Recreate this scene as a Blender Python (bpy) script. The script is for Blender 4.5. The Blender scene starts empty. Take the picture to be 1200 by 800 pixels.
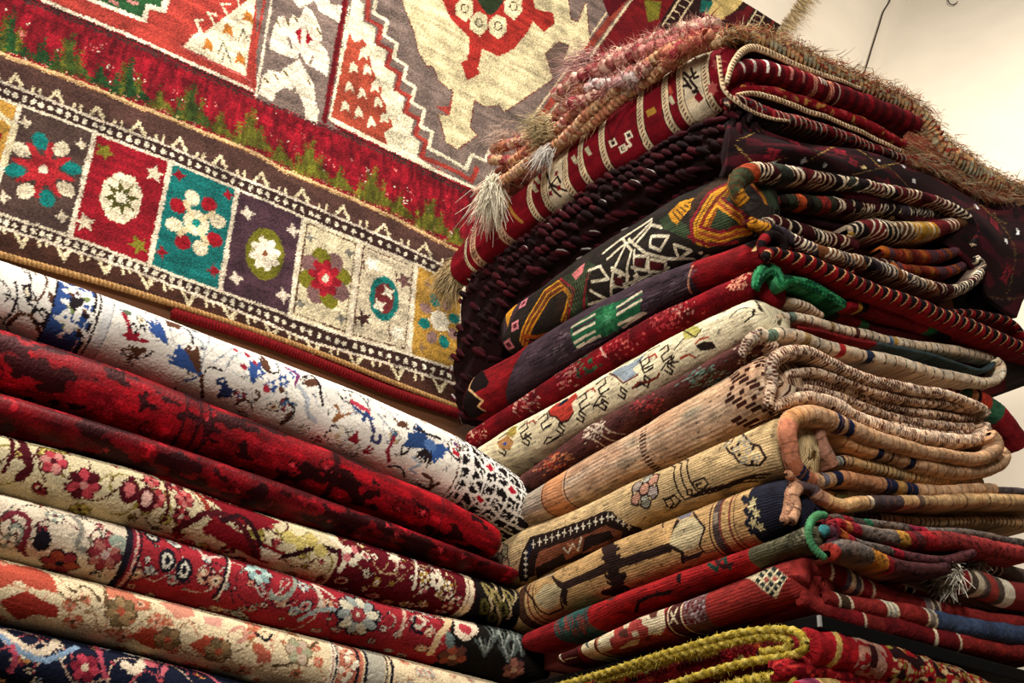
import bpy, math, random
import numpy as np
sc = bpy.context.scene
COL = sc.collection
rng = np.random.default_rng(7)

# ------------------------------------------------------------------ camera (solved from the photograph's vanishing points)
FPX = 1350.0                      # focal length in pixels for a 1200 px wide frame
PITCH = math.atan(710 / FPX); ROLL = math.radians(2.7)
def _unit(v): return v / np.linalg.norm(v)
_up = np.array([math.sin(ROLL) * math.cos(PITCH), -math.cos(ROLL) * math.cos(PITCH), math.sin(PITCH)])
_dx = 2200.0
_X = _unit(np.array([_dx, -(_up[0] * _dx + _up[2] * FPX) / _up[1], FPX]))
_Y = np.cross(_up, _X)
RW = np.array([_X, _Y, _up])      # world axes (x along the shop's long wall, y towards it, z up) in camera coordinates
ZC = 0.75                         # eye height; the survey coordinates below are relative to the eye
from mathutils import Matrix, Vector
cam_d = bpy.data.cameras.new('camera'); cam = bpy.data.objects.new('camera', cam_d); COL.objects.link(cam)
cam_d.sensor_width = 36; cam_d.lens = 36 * FPX / 1200; cam_d.clip_start = 0.02
_m = np.stack([RW[:, 0], -RW[:, 1], -RW[:, 2]], axis=1)
M4 = Matrix([[*map(float, _m[0]), 0], [*map(float, _m[1]), 0], [*map(float, _m[2]), ZC], [0, 0, 0, 1]])
cam.matrix_world = M4
sc.camera = cam

# ------------------------------------------------------------------ light and exposure
sc.view_settings.view_transform = 'Standard'; sc.view_settings.look = 'None'
sc.view_settings.gamma = 1; sc.view_settings.use_curve_mapping = False
sc.view_settings.exposure = 0.06
w = bpy.data.worlds.new('world'); sc.world = w; w.use_nodes = True
w.node_tree.nodes['Background'].inputs[0].default_value = (1.0, 0.93, 0.85, 1)
w.node_tree.nodes['Background'].inputs[1].default_value = 0.035
def area(name, loc, target, size, power, col):
    l = bpy.data.lights.new(name, 'AREA'); l.shape = 'DISK'; l.size = size; l.energy = power; l.color = col
    o = bpy.data.objects.new(name, l); COL.objects.link(o); o.location = loc
    o.rotation_euler = (Vector(target) - Vector(loc)).to_track_quat('-Z', 'Y').to_euler(); return o
area('ceiling_lamp', (0.5, 1.05, 4.7), (1.1, 2.0, 2.0), 0.45, 128, (1.0, 0.95, 0.88))
area('stack_fill_light', (-0.9, -0.9, 2.9), (2.0, 1.5, 2.1), 0.9, 105, (1.0, 0.96, 0.90))  # added front fill that brightens the stack's two faces, not a window
area('wall_fill_light', (2.9, 0.2, 4.6), (4.2, 1.2, 4.2), 0.5, 56, (1.0, 0.95, 0.90))  # added fill that brightens the right plaster wall, no fixture here

# ------------------------------------------------------------------ survey helpers
def ray(px, py): return RW @ np.array([px - 600.0, py - 400.0, FPX])
def proj(P):
    P = np.asarray(P, float) - np.array([0, 0, ZC])
    c = P @ RW
    return np.stack([c[..., 0] / c[..., 2] * FPX + 600, c[..., 1] / c[..., 2] * FPX + 400], -1)
def onX(p, x): r = ray(*p); return r * (x / r[0]) + np.array([0, 0, ZC])
def onY(p, y): r = ray(*p); return r * (y / r[1]) + np.array([0, 0, ZC])
def D(s, ox=0, oy=0, k=1.0):
    return np.array([[float(a) for a in t.split(',')] for t in s.split()]) * k + np.array([ox, oy])
def smooth(P, n):
    """Catmull-Rom through the points, n samples evenly spaced along it."""
    P = np.asarray(P, float)
    if len(P) > 2:
        Q = np.vstack([2 * P[0] - P[1], P, 2 * P[-1] - P[-2]]); out = []
        for i in range(1, len(Q) - 2):
            t = np.linspace(0, 1, 12, endpoint=False)[:, None]
            a, b, c, d = Q[i - 1], Q[i], Q[i + 1], Q[i + 2]
            out.append(0.5 * ((2 * b) + (c - a) * t + (2 * a - 5 * b + 4 * c - d) * t ** 2 + (3 * b - a - 3 * c + d) * t ** 3))
        P = np.vstack(out + [P[-1:]])
    s = np.r_[0, np.cumsum(np.linalg.norm(np.diff(P, axis=0), axis=1))]
    q = np.linspace(0, s[-1], n)
    return np.stack([np.interp(q, s, P[:, k]) for k in range(P.shape[1])], 1), s[-1]
def vnoise(shape, cell, seed=0):
    """smooth value noise in [0,1] on a grid; cell = (ci, cj) grid steps"""
    r = np.random.default_rng(seed)
    ni, nj = shape; ci, cj = cell
    g = r.random((int(ni / ci) + 3, int(nj / cj) + 3))
    x = np.arange(ni) / ci; y = np.arange(nj) / cj
    i = x.astype(int); j = y.astype(int); fx = (x - i)[:, None]; fy = (y - j)[None]
    fx = fx * fx * (3 - 2 * fx); fy = fy * fy * (3 - 2 * fy)
    A = g[np.ix_(i, j)]; B = g[np.ix_(i + 1, j)]; Cc = g[np.ix_(i, j + 1)]; Dd = g[np.ix_(i + 1, j + 1)]
    return (A * (1 - fx) + B * fx) * (1 - fy) + (Cc * (1 - fx) + Dd * fx) * fy
def s2l(c):
    c = np.clip(c, 0, 1); return np.where(c <= 0.04045, c / 12.92, ((c + 0.055) / 1.055) ** 2.4)
def H(h): return np.array([int(h[i:i + 2], 16) / 255 for i in (0, 2, 4)])

# ------------------------------------------------------------------ yarn colours
WHITE = H('f4eee2'); CREAM = H('eadcc0'); IVORY = H('e2cfa6'); TAN = H('c9a878'); OCHRE = H('b98a3c')
BLACK = H('1a1214'); NAVY = H('1c2238'); BLUE = H('3c5688'); STEEL = H('7e90a4'); GREYB = H('9aa3a0')
BROWN = H('3b211e'); UMBER = H('54342a'); MAUVE = H('5b4144'); PLUM = H('43303c'); GREYM = H('7b6660')
RED = H('a5141f'); CRIMSON = H('8e1020'); DRED = H('5e0c14'); BRICK = H('a53a30'); TERRA = H('9c2c2a'); PINK = H('c5746a'); ROSE = H('b8434a')
GREEN = H('1f5c3a'); TEAL = H('17786e'); OLIVE = H('7b7424'); LIME = H('a39a3c'); ORANGE = H('c8742a'); GOLD = H('c99a2c'); YELLOW = H('cdb53a')

# ------------------------------------------------------------------ a woven surface: a grid of knots that can be coloured
class Cloth:
    def __init__(s, P, u, v, base, axis_sign=1):
        s.P = P; s.u = u; s.v = v; s.nu, s.nv = len(u), len(v)
        s.C = np.empty(P.shape); s.C[:] = base
        s.Q = proj(P)
        du = np.gradient(P, axis=0); dv = np.gradient(P, axis=1)
        n = np.cross(du, dv); n /= np.linalg.norm(n, axis=-1, keepdims=True) + 1e-12
        s.N = n * axis_sign
        view = P - np.array([0, 0, ZC])
        s.vis = (s.N * view).sum(-1) < 0
        dq = np.linalg.norm(np.gradient(s.Q, axis=0), axis=-1) * np.linalg.norm(np.gradient(s.Q, axis=1), axis=-1)
        dm = abs(np.gradient(u))[:, None] * abs(np.gradient(v))[None]
        k = np.sqrt(dm / np.maximum(dq, 1e-9)); s.k = float(np.median(k[s.vis])) if s.vis.any() else .0018
        s.o = (0, 0, 1.0)
        s.jit = 0
    def org(s, x=0, y=0, k=1.0): s.o = (x, y, k); return s
    def at(s, pts):
        """survey points -> cloth coordinates"""
        if isinstance(pts, str): pts = D(pts)
        pts = np.atleast_2d(np.asarray(pts, float)) * s.o[2] + np.array(s.o[:2])
        q = np.where(s.vis[..., None], s.Q, 1e6).reshape(-1, 2); out = []
        for p in pts:
            d = ((q - p) ** 2).sum(1); i = int(d.argmin()); a, b = divmod(i, s.nv)
            e = p - s.Q[a, b]; uu, vv = s.u[a], s.v[b]
            a0 = min(max(a, 1), s.nu - 2); b0 = min(max(b, 1), s.nv - 2)
            J = np.stack([(s.Q[a0 + 1, b0] - s.Q[a0 - 1, b0]) / (s.u[a0 + 1] - s.u[a0 - 1]), (s.Q[a0, b0 + 1] - s.Q[a0, b0 - 1]) / (s.v[b0 + 1] - s.v[b0 - 1])], 1)
            if abs(np.linalg.det(J)) > 2e4:
                t = np.linalg.solve(J, e); lim = 0.5
                uu += np.clip(t[0], -lim, lim); vv += np.clip(t[1], -0.02, 0.02) if d[i] > 4 else t[1]
            out.append((uu, vv))
        return np.array(out)
    def box(s, lo, hi):
        i0, i1 = np.searchsorted(s.u, [lo[0], hi[0]]); j0, j1 = np.searchsorted(s.v, [lo[1], hi[1]])
        return slice(max(i0 - 1, 0), i1 + 1), slice(max(j0 - 1, 0), j1 + 1)
    # --- cloth-space drawing (metres)
    def mpoly(s, P, col, a=1.0):
        P = np.asarray(P, float); I, J = s.box(P.min(0), P.max(0)); U = s.u[I][:, None]; V = s.v[J][None]
        if U.size == 0 or V.size == 0: return
        ins = np.zeros((U.shape[0], V.shape[1]), bool)
        x0, y0 = P[-1]
        for x1, y1 in P:
            if y0 != y1:
                c = ((y1 > V) != (y0 > V)) & (U < (x0 - x1) * (V - y1) / (y0 - y1) + x1); ins ^= c
            x0, y0 = x1, y1
        sub = s.C[I, J]; sub[ins] = sub[ins] * (1 - a) + np.asarray(col) * a
    def mline(s, P, w, col, closed=False):
        P = np.asarray(P, float)
        if closed: P = np.vstack([P, P[:1]])
        for a, b in zip(P[:-1], P[1:]):
            lo = np.minimum(a, b) - w; hi = np.maximum(a, b) + w; I, J = s.box(lo, hi)
            U = s.u[I][:, None]; V = s.v[J][None]
            if U.size == 0 or V.size == 0: continue
            d = b - a; L = (d ** 2).sum() + 1e-12
            t = np.clip(((U - a[0]) * d[0] + (V - a[1]) * d[1]) / L, 0, 1)
            m = (U - a[0] - t * d[0]) ** 2 + (V - a[1] - t * d[1]) ** 2 < (w / 2) ** 2
            s.C[I, J][m] = col
    def mell(s, c, rx, ry, col, rot=0.0):
        r = max(rx, ry); c = np.asarray(c, float); I, J = s.box(c - r, c + r); U = s.u[I][:, None] - c[0]; V = s.v[J][None] - c[1]
        if U.size == 0 or V.size == 0: return
        ca, sa = math.cos(rot), math.sin(rot); x = U * ca + V * sa; y = -U * sa + V * ca
        s.C[I, J][(x / rx) ** 2 + (y / ry) ** 2 < 1] = col
    def mflower(s, c, r, n, pet, ctr, out=None, rot=0.0, asp=1.0, fat=1.0):
        """n petals round a heart; pet = one colour or several taken in turn"""
        pet = pet if isinstance(pet, list) else [pet]
        for ps in ((1, 0) if out is not None else (0,)):
            for k in range(n):
                a = rot + k * 2 * math.pi / n; pc = (c[0] + .62 * r * math.cos(a) * asp, c[1] + .62 * r * math.sin(a))
                w = fat * .62 * r * math.sin(math.pi / n) * 1.15; g = ps * max(.0016, r * .10)
                s.mell(pc, .42 * r + g, w + g, out if ps else pet[k % len(pet)], a)
        s.mell(c, .26 * r, .26 * r, ctr)
    def mstar(s, c, r1, r2, n, col, rot=0.0, asp=1.0):
        s.mpoly([(c[0] + (r1 if k % 2 == 0 else r2) * asp * math.cos(rot + k * math.pi / n), c[1] + (r1 if k % 2 == 0 else r2) * math.sin(rot + k * math.pi / n)) for k in range(2 * n)], col)
    # --- drawing at surveyed points (widths in survey pixels)
    def poly(s, p, col, a=1.0): s.mpoly(s.at(p), col, a)
    def line(s, p, w, col, closed=False): s.mline(s.at(p), w * s.k * s.o[2], col, closed)
    def curve(s, p, w, col):
        q = s.at(p); s.mline(smooth(q, max(8, 6 * len(q)))[0], w * s.k * s.o[2], col)
    def ell(s, p, rx, ry, col, rot=0.0): s.mell(s.at([p])[0], rx * s.k * s.o[2], ry * s.k * s.o[2], col, rot)
    def flower(s, p, r, n, pet, ctr, out=None, rot=0.0, asp=1.0, fat=1.0): s.mflower(s.at([p])[0], r * s.k * s.o[2], n, pet, ctr, out, rot, asp, fat)
    def star(s, p, r1, r2, n, col, rot=0.0, asp=1.0): s.mstar(s.at([p])[0], r1 * s.k * s.o[2], r2 * s.k * s.o[2], n, col, rot, asp)
    # --- wear
    def pile(s, jit=1, grain=.10, streak=.08, seed=1):
        r = np.random.default_rng(seed)
        if jit:
            i = np.arange(s.nu)[:, None] + r.integers(-jit, jit + 1, (s.nu, s.nv)) * (r.random((s.nu, s.nv)) < .45); j = np.arange(s.nv)[None] + r.integers(-jit, jit + 1, (s.nu, s.nv)) * (r.random((s.nu, s.nv)) < .45)
            s.C = s.C[np.clip(i, 0, s.nu - 1), np.clip(j, 0, s.nv - 1)]
        f = 1 + grain * (r.random((s.nu, s.nv)) - .5) * 2 + streak * (vnoise((s.nu, s.nv), (40, 5), seed + 1) - .5) * 2 + streak * (vnoise((s.nu, s.nv), (13, 13), seed + 2) - .5) * 2
        s.C = s.C * f[..., None]
    def rough(s, amp, seed=3, cell=None):
        r = np.random.default_rng(seed)
        d = (r.random((s.nu, s.nv)) - .5) if cell is None else vnoise((s.nu, s.nv), cell, seed) - .5
        s.P = s.P + s.N * (d * 2 * amp)[..., None]

# ------------------------------------------------------------------ materials
MATS = {}
def cloth_mat(kind):
    """woven wool: the yarn colours come from the cloth, fibres and weft ribs from noise and wave nodes"""
    if kind in MATS: return MATS[kind]
    m = bpy.data.materials.new(kind); m.use_nodes = True; nt = m.node_tree; b = nt.nodes['Principled BSDF']
    a = nt.nodes.new('ShaderNodeAttribute'); a.attribute_name = 'yarn'
    tc = nt.nodes.new('ShaderNodeTexCoord'); uv = nt.nodes.new('ShaderNodeUVMap'); uv.uv_map = 'cloth'
    n = nt.nodes.new('ShaderNodeTexNoise'); n.inputs['Scale'].default_value = {'pile_wool': 420, 'flat_weave': 300, 'silky_pile': 260}.get(kind, 350); n.inputs['Detail'].default_value = 3
    nt.links.new(tc.outputs['Object'], n.inputs['Vector'])
    mr = nt.nodes.new('ShaderNodeMapRange'); mr.inputs['From Min'].default_value = .3; mr.inputs['From Max'].default_value = .7
    lo, hi = {'fine_wool': (.92, 1.06), 'pile_wool': (.62, 1.28), 'flat_weave': (.78, 1.15), 'silky_pile': (.6, 1.3), 'yarn_cord': (.75, 1.2), 'fine_weave': (.85, 1.12)}[kind]
    mr.inputs['To Min'].default_value = lo; mr.inputs['To Max'].default_value = hi
    nt.links.new(n.outputs['Fac'], mr.inputs['Value'])
    mx = nt.nodes.new('ShaderNodeVectorMath'); mx.operation = 'SCALE'
    nt.links.new(a.outputs['Color'], mx.inputs[0]); nt.links.new(mr.outputs['Result'], mx.inputs['Scale'])
    nt.links.new(mx.outputs[0], b.inputs['Base Color'])
    b.inputs['Roughness'].default_value = {'silky_pile': .55, 'flat_weave': .85}.get(kind, .9)
    b.inputs['Specular IOR Level'].default_value = {'silky_pile': .35}.get(kind, .1)
    if kind == 'silky_pile': b.inputs['Specular Tint'].default_value = (1, .25, .25, 1)
    if kind in ('pile_wool', 'silky_pile'):
        b.inputs['Sheen Weight'].default_value = .0; b.inputs['Sheen Roughness'].default_value = .45
    bp = nt.nodes.new('ShaderNodeBump'); bp.inputs['Strength'].default_value = {'fine_wool': .22, 'silky_pile': .35}.get(kind, .6); bp.inputs['Distance'].default_value = .0016
    if kind == 'flat_weave':
        wv = nt.nodes.new('ShaderNodeTexWave'); wv.wave_type = 'BANDS'; wv.bands_direction = 'Y'; wv.inputs['Scale'].default_value = 58; wv.inputs['Distortion'].default_value = 3.6; wv.inputs['Detail'].default_value = 2; wv.inputs['Detail Scale'].default_value = .6
        nt.links.new(uv.outputs[0], wv.inputs['Vector'])
        ad = nt.nodes.new('ShaderNodeMath'); ad.operation = 'ADD'; nt.links.new(wv.outputs['Fac'], ad.inputs[0]); nt.links.new(n.outputs['Fac'], ad.inputs[1])
        nt.links.new(ad.outputs[0], bp.inputs['Height']); bp.inputs['Strength'].default_value = .4
    else:
        nt.links.new(n.outputs['Fac'], bp.inputs['Height'])
    nt.links.new(bp.outputs[0], b.inputs['Normal'])
    MATS[kind] = m; return m
def plain_mat(name, col, rough=.8, scale=8, var=.12, bump=.2, spec=.3, stretch=(1, 1, 1)):
    if name in MATS: return MATS[name]
    m = bpy.data.materials.new(name); m.use_nodes = True; nt = m.node_tree; b = nt.nodes['Principled BSDF']
    tc = nt.nodes.new('ShaderNodeTexCoord'); mp = nt.nodes.new('ShaderNodeMapping'); mp.inputs['Scale'].default_value = stretch
    n = nt.nodes.new('ShaderNodeTexNoise'); n.inputs['Scale'].default_value = scale; n.inputs['Detail'].default_value = 6
    nt.links.new(tc.outputs['Object'], mp.inputs[0]); nt.links.new(mp.outputs[0], n.inputs['Vector'])
    r = nt.nodes.new('ShaderNodeValToRGB'); l = s2l(col)
    r.color_ramp.elements[0].position = .3; r.color_ramp.elements[1].position = .7
    r.color_ramp.elements[0].color = (*map(float, l * (1 - var)), 1); r.color_ramp.elements[1].color = (*map(float, np.clip(l * (1 + var), 0, 1)), 1)
    nt.links.new(n.outputs['Fac'], r.inputs[0]); nt.links.new(r.outputs[0], b.inputs['Base Color'])
    b.inputs['Roughness'].default_value = rough; b.inputs['Specular IOR Level'].default_value = spec
    bp = nt.nodes.new('ShaderNodeBump'); bp.inputs['Strength'].default_value = bump; bp.inputs['Distance'].default_value = .004
    nt.links.new(n.outputs['Fac'], bp.inputs['Height']); nt.links.new(bp.outputs[0], b.inputs['Normal'])
    MATS[name] = m; return m

# ------------------------------------------------------------------ object helpers
def raw_mesh(name, V, F, mat, parent=None, C=None, UV=None, smooth_shade=True):
    V = np.asarray(V, float).reshape(-1, 3)
    if parent is not None: V = V - np.array(parent.location)
    V = V.astype(np.float32); F = np.asarray(F, np.int32); me = bpy.data.meshes.new(name)
    k = F.shape[1]
    me.vertices.add(len(V)); me.vertices.foreach_set('co', V.ravel())
    me.loops.add(F.size); me.loops.foreach_set('vertex_index', F.ravel())
    me.polygons.add(len(F)); me.polygons.foreach_set('loop_start', np.arange(0, F.size, k, dtype=np.int32))
    if smooth_shade: me.polygons.foreach_set('use_smooth', np.ones(len(F), bool))
    me.update(calc_edges=True)
    if C is not None:
        at = me.attributes.new('yarn', 'FLOAT_COLOR', 'POINT'); c = np.ones((len(V), 4), np.float32); c[:, :3] = s2l(np.asarray(C).reshape(-1, 3))
        at.data.foreach_set('color', c.ravel())
    if UV is not None:
        ul = me.uv_layers.new(name='cloth'); ul.data.foreach_set('uv', np.asarray(UV, np.float32).reshape(-1, 2)[F.ravel()].ravel())
    me.materials.append(mat)
    o = bpy.data.objects.new(name, me); COL.objects.link(o)
    if parent is not None: o.parent = parent
    return o
def grid_faces(nu, nv, keep=None, flip=False, wrap=False):
    i = np.arange(nu - 1)[:, None]; j = np.arange(nv if wrap else nv - 1)[None]; j2 = (j + 1) % nv
    f = np.stack([i * nv + j, (i + 1) * nv + j, (i + 1) * nv + j2, i * nv + j2], -1)
    if keep is not None: f = f[keep]
    f = f.reshape(-1, 4)
    return f[:, ::-1] if flip else f
def cloth_obj(name, S, kind, parent=None, keep=None, flip=False, wrap=False):
    UV = np.stack(np.broadcast_arrays(S.u[:, None], S.v[None]), -1)
    return raw_mesh(name, S.P, grid_faces(S.nu, S.nv, keep, flip, wrap), cloth_mat(kind), parent, S.C, UV)
def thing(name, label, cat, loc=(0, 0, 0), group=None):
    o = bpy.data.objects.new(name, None); COL.objects.link(o); o.location = [float(x) for x in loc]; o.empty_display_size = .1
    return tag(o, label, cat, group)
def tag(o, label=None, cat=None, group=None, kind=None):
    if label: o['label'] = label
    if cat: o['category'] = cat
    if group: o['group'] = group
    if kind: o['kind'] = kind
    return o
def box_mesh(name, lo, hi, mat, parent=None, bevel=0.0):
    import bmesh
    bm = bmesh.new(); bmesh.ops.create_cube(bm, size=1)
    off = parent.location if parent is not None else (0, 0, 0)
    for v in bm.verts: v.co = Vector([(lo[k] + hi[k]) / 2 + v.co[k] * (hi[k] - lo[k]) - off[k] for k in range(3)])
    if bevel: bmesh.ops.bevel(bm, geom=bm.edges[:], offset=bevel, segments=2, affect='EDGES', profile=.5)
    me = bpy.data.meshes.new(name); bm.to_mesh(me); bm.free(); me.materials.append(mat)
    o = bpy.data.objects.new(name, me); COL.objects.link(o)
    if parent is not None: o.parent = parent
    return o
def tube(path, rad, nseg=10, lump=None, closed_ends=True):
    """swept round cord; rad scalar or per point; lump(s, a) adds to the radius"""
    P = np.asarray(path, float); n = len(P); T = np.gradient(P, axis=0); T /= np.linalg.norm(T, axis=1, keepdims=True) + 1e-12
    up = np.array([0, 0, 1.0]) if abs(T[:, 2]).mean() < .8 else np.array([0, 1.0, 0])
    A = np.cross(T, up); A /= np.linalg.norm(A, axis=1, keepdims=True) + 1e-12; B = np.cross(A, T)
    R = np.broadcast_to(rad, (n,)).astype(float).copy()
    if closed_ends:
        for k, f in ((0, .15), (1, .7), (-1, .15), (-2, .7)): R[k] *= f
    a = np.arange(nseg) * 2 * math.pi / nseg
    s = np.r_[0, np.cumsum(np.linalg.norm(np.diff(P, axis=0), axis=1))]
    RR = R[:, None] * np.ones(nseg)[None]
    if lump is not None: RR = RR * (1 + lump(s[:, None], a[None]))
    V = P[:, None] + A[:, None] * (RR * np.cos(a))[..., None] + B[:, None] * (RR * np.sin(a))[..., None]
    return V, s, a
def hairs(roots, dirs, length, width, cols, r, sag=.5, curl=.5):
    """tapered bent fibres as thin three-sided blades; returns V,F,C"""
    n = len(roots); ns = 5; t = np.linspace(0, 1, ns)
    L = length * (0.5 + r.random(n)); side = r.normal(size=(n, 3)); side -= (side * dirs).sum(1, keepdims=True) * dirs; side /= np.linalg.norm(side, axis=1, keepdims=True)
    P = roots[:, None] + dirs[:, None] * (L[:, None] * t)[..., None] + side[:, None] * ((L * curl * (r.random(n)))[:, None] * t ** 2)[..., None]
    P[..., 2] -= (L * sag)[:, None] * t ** 2
    W = width * (1 - t * .8)
    b = np.cross(dirs, side); ang = np.array([0, 2.094, 4.189])
    V = P[:, :, None] + (side[:, None, None] * np.cos(ang)[None, None, :, None] + b[:, None, None] * np.sin(ang)[None, None, :, None]) * W[None, :, None, None]
    base = (np.arange(n) * ns * 3)[:, None, None]; i = np.arange(ns - 1)[None, :, None] * 3; j = np.arange(3)[None, None]; j2 = (j + 1) % 3
    F = np.stack([base + i + j, base + i + j2, base + i + 3 + j2, base + i + 3 + j], -1).reshape(-1, 4)
    C = np.repeat(cols, ns * 3, axis=0)
    return V.reshape(-1, 3), F, C
def merge(parts):
    V = []; F = []; C = []; o = 0
    for v, f, c in parts:
        V.append(v.reshape(-1, 3)); F.append(f + o); C.append(np.asarray(c).reshape(-1, 3)); o += len(V[-1])
    return np.vstack(V), np.vstack(F), np.vstack(C)

# ================================================================== the room
YW = 2.74                          # the long wall
XS, YF = 1.486, 1.338              # near corner of the folded stack
plaster = plain_mat('cream_plaster', H('e9dcc6'), .9, 5, .035, .25, .2)
mud = plain_mat('brown_wood_panelling', H('6a4126'), .6, 6, .25, .3, .35, (1, 8, 8))
floor_m = plain_mat('stone_floor', H('6d5a48'), .7, 4, .2, .3)
def quad(name, pts, mat, kind='structure', thick=None):
    o = raw_mesh(name, pts, [[0, 1, 2, 3]], mat, smooth_shade=False); tag(o, kind=kind); return o
ZT = 6.6
# the corner where the two plastered walls meet leans with the vaulting
c0 = onY((1020, 90), YW); c1 = onY((1064, 0), YW); dd = (c1 - c0) / (c1[2] - c0[2])
b0 = c0 + dd * (0 - c0[2]) * .15; b0[2] = 0; kk = c0 - dd * 1.1; kt = c0 + dd * (ZT - c0[2])
def prism(name, pts, back, mat):
    """a wall: its face polygon and the same polygon pushed back by its thickness"""
    n = len(pts); A = [tuple(map(float, p)) for p in pts]; B = [tuple(float(p[k] + back[k]) for k in range(3)) for p in pts]
    F = [list(range(n)), list(range(2 * n - 1, n - 1, -1))] + [[k, k + n, (k + 1) % n + n, (k + 1) % n] for k in range(n)]
    me = bpy.data.meshes.new(name); me.from_pydata(A + B, [], F); me.materials.append(mat); me.update()
    o = bpy.data.objects.new(name, me); COL.objects.link(o); tag(o, kind='structure'); return o
prism('wall_left', [(-1.6, YW, 0), (b0[0], YW, 0), kk, kt, (-1.6, YW, ZT)], (0, .12, 0), plaster)
HW = np.array([1.7, -3.0, 0]); e1 = kt + HW; e0 = b0 + HW; em = kk + HW
prism('wall_right', [b0, e0, em, e1, kt, kk], (.12, .05, 0), plaster)
box_mesh('trim_1', (-1.6, YW - .02, 0), (3.3, YW - .001, 1.55 + ZC), mud, bevel=.004); tag(bpy.data.objects['trim_1'], kind='structure')
box_mesh('floor', (-1.6, -3.2, -.1), (8, YW + .12, 0), floor_m); tag(bpy.data.objects['floor'], kind='structure')

# the wire hanging down the plaster, and the hook
wire_m = plain_mat('black_wire', H('2a211d'), .5, 20, .1)
pw = np.array([onY(p, YW - .02) for p in D('1045,-14 1043,0 1035,14 1030,30 1023,52 1017,72 1011,92 1007,108 1005,118')])
V, s_, a_ = tube(smooth(pw, 40)[0], .0042, 6)
tag(raw_mesh('wire', V, grid_faces(V.shape[0], 6, wrap=True), wire_m), 'thin dark wire hanging down the bare cream plaster wall', 'wire')
nrm = _unit(np.cross(HW, dd)); nrm = nrm if nrm[1] < 0 or nrm[0] < 0 else -nrm
def on_right(p, off=.0):
    r = ray(*p); P0 = kk - np.array([0, 0, ZC]) + nrm * off; return r * (P0 @ nrm) / (r @ nrm) + np.array([0, 0, ZC])
hk = np.array([on_right(p, .012) for p in D('1112,-8 1111,0 1114,5 1119,5 1123,1')])
V, s_, a_ = tube(smooth(hk, 20)[0], .003, 6)
tag(raw_mesh('wall_hook', V, grid_faces(V.shape[0], 6, wrap=True), wire_m), 'small bent wire hook on the cream wall near the top edge', 'hook')

# ================================================================== the carpet hung on the wall
YR = YW - .035
RES = .0029
out = D('-140,262 0,306 150,349 300,402 387,438 465,470 545,491 556,470 561,440 566,415 572,385 600,330')
ur = np.arange(-.02, 3.62, RES); vr = np.arange(1.36 + ZC, 3.9 + ZC, RES)
P = np.zeros((len(ur), len(vr), 3)); P[..., 0] = ur[:, None]; P[..., 2] = vr[None]
wav = (vnoise((len(ur), len(vr)), (150, 400), 5) - .5) * .014 + (vnoise((len(ur), len(vr)), (60, 90), 6) - .5) * .005
P[..., 1] = YR
S = Cloth(P, ur, vr, RED); W0 = S.Q
S.k = .00225
def L(p):                                   # survey points on the flat of the wall
    if isinstance(p, str): p = D(p)
    return np.array([onY(q, YR)[[0, 2]] for q in np.atleast_2d(p) * S.o[2] + np.array(S.o[:2])])
S.at = L
def xt(t, y=None): return t
tancord = D('-140,256 0,296 150,338 300,386 387,417 465,448 550,480')
l2 = D('-140,226 0,266 150,314 300,372 367,400 455,425 560,458')
l1 = D('-140,209 0,251 75,275 150,302 230,331 300,355 400,391 475,413 560,443')
u1 = D('-140,70 0,115 115,156 205,192 300,230 362,257 430,285 495,312 560,346')
u2 = D('-140,46 0,95 87,130 180,165 300,215 375,245 462,282 560,331')
bg = D('-140,6 0,62 100,100 200,140 300,180 332,200 400,227 462,255 550,301')
wl = D('-140,-80 50,0 175,52 295,106 385,142 505,197 590,240')
def between(a, b, col): S.poly(np.vstack([a, b[::-1]]), col)
def resamp(p, xs): return np.stack([xs, np.interp(xs, p[:, 0], p[:, 1])], 1)
# field first
between(wl, D('-140,-300 1500,-300 1500,200 590,240'), BRICK)
between(bg, wl, H('7e121e'))
between(u2, bg, H('50362f')); between(u1, u2, H('38231f')); between(l1, u1, H('4a3230')); between(l2, l1, H('38231f')); between(tancord, l2, H('45291f')); between(tancord + [0, 60], tancord + [0, 4], H('7c1a1c'))
# serrated green teeth in the red band, with light specks
r0 = np.random.default_rng(4)
for i, x in enumerate(np.arange(-130, 560, 35)):
    big = i % 2 == 0; x = x + r0.normal() * 2
    y = np.interp(x, bg[:, 0], bg[:, 1]) - 3; h = (42 if big else 28) * (1.0 - x / 2400); w_ = 23 if big else 15; c = H('20401e') if x < 150 else H('5c5a1c')
    if i % 4 == 2 and x < 260: c = H('3a4a1c')
    pts = [(x - w_, y - 8)]
    for k in range(1, 6): pts += [(x - w_ + k * w_ / 6 + 4, y - h * k / 6 - 4), (x - w_ + k * w_ / 6 + 6, y - h * k / 6 - 4)]
    pts += [(x + 6, y - h - 8)] + [(x + 6 + (5 - k) * w_ / 5 * 1.1, y - h * k / 6 + 4) for k in (5, 4, 3, 2, 1)] + [(x + w_ + 8, y + 6)]
    S.poly(pts, c)
    if big:
        for dx_, hh in ((-14, .75), (-5, 1.05), (4, 1.2), (13, .7)): S.line([(x + dx_, y - 4), (x + dx_ + 4, y - h * hh)], 4.5, [c, OLIVE * .75, c * 1.15, H('3c4a1c')][int(abs(dx_)) % 4])
    # the spiky red plants between the teeth
    bx = x + 22; S.line([(bx, y - 12), (bx + 3, y - 46)], 7, H('981624')); S.line([(bx - 9, y - 38), (bx - 3, y - 52), (bx + 10, y - 44)], 2.2, DRED)
    for _ in range(5): S.ell((bx + r0.normal() * 9, y - 22 + r0.normal() * 14), 1.5, 1.5, CREAM if _ % 2 else PINK)
S.line(bg, 6.5, H('cda877')); S.line(bg + [0, 1.5], 1.6, H('8a6238'))
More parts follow.
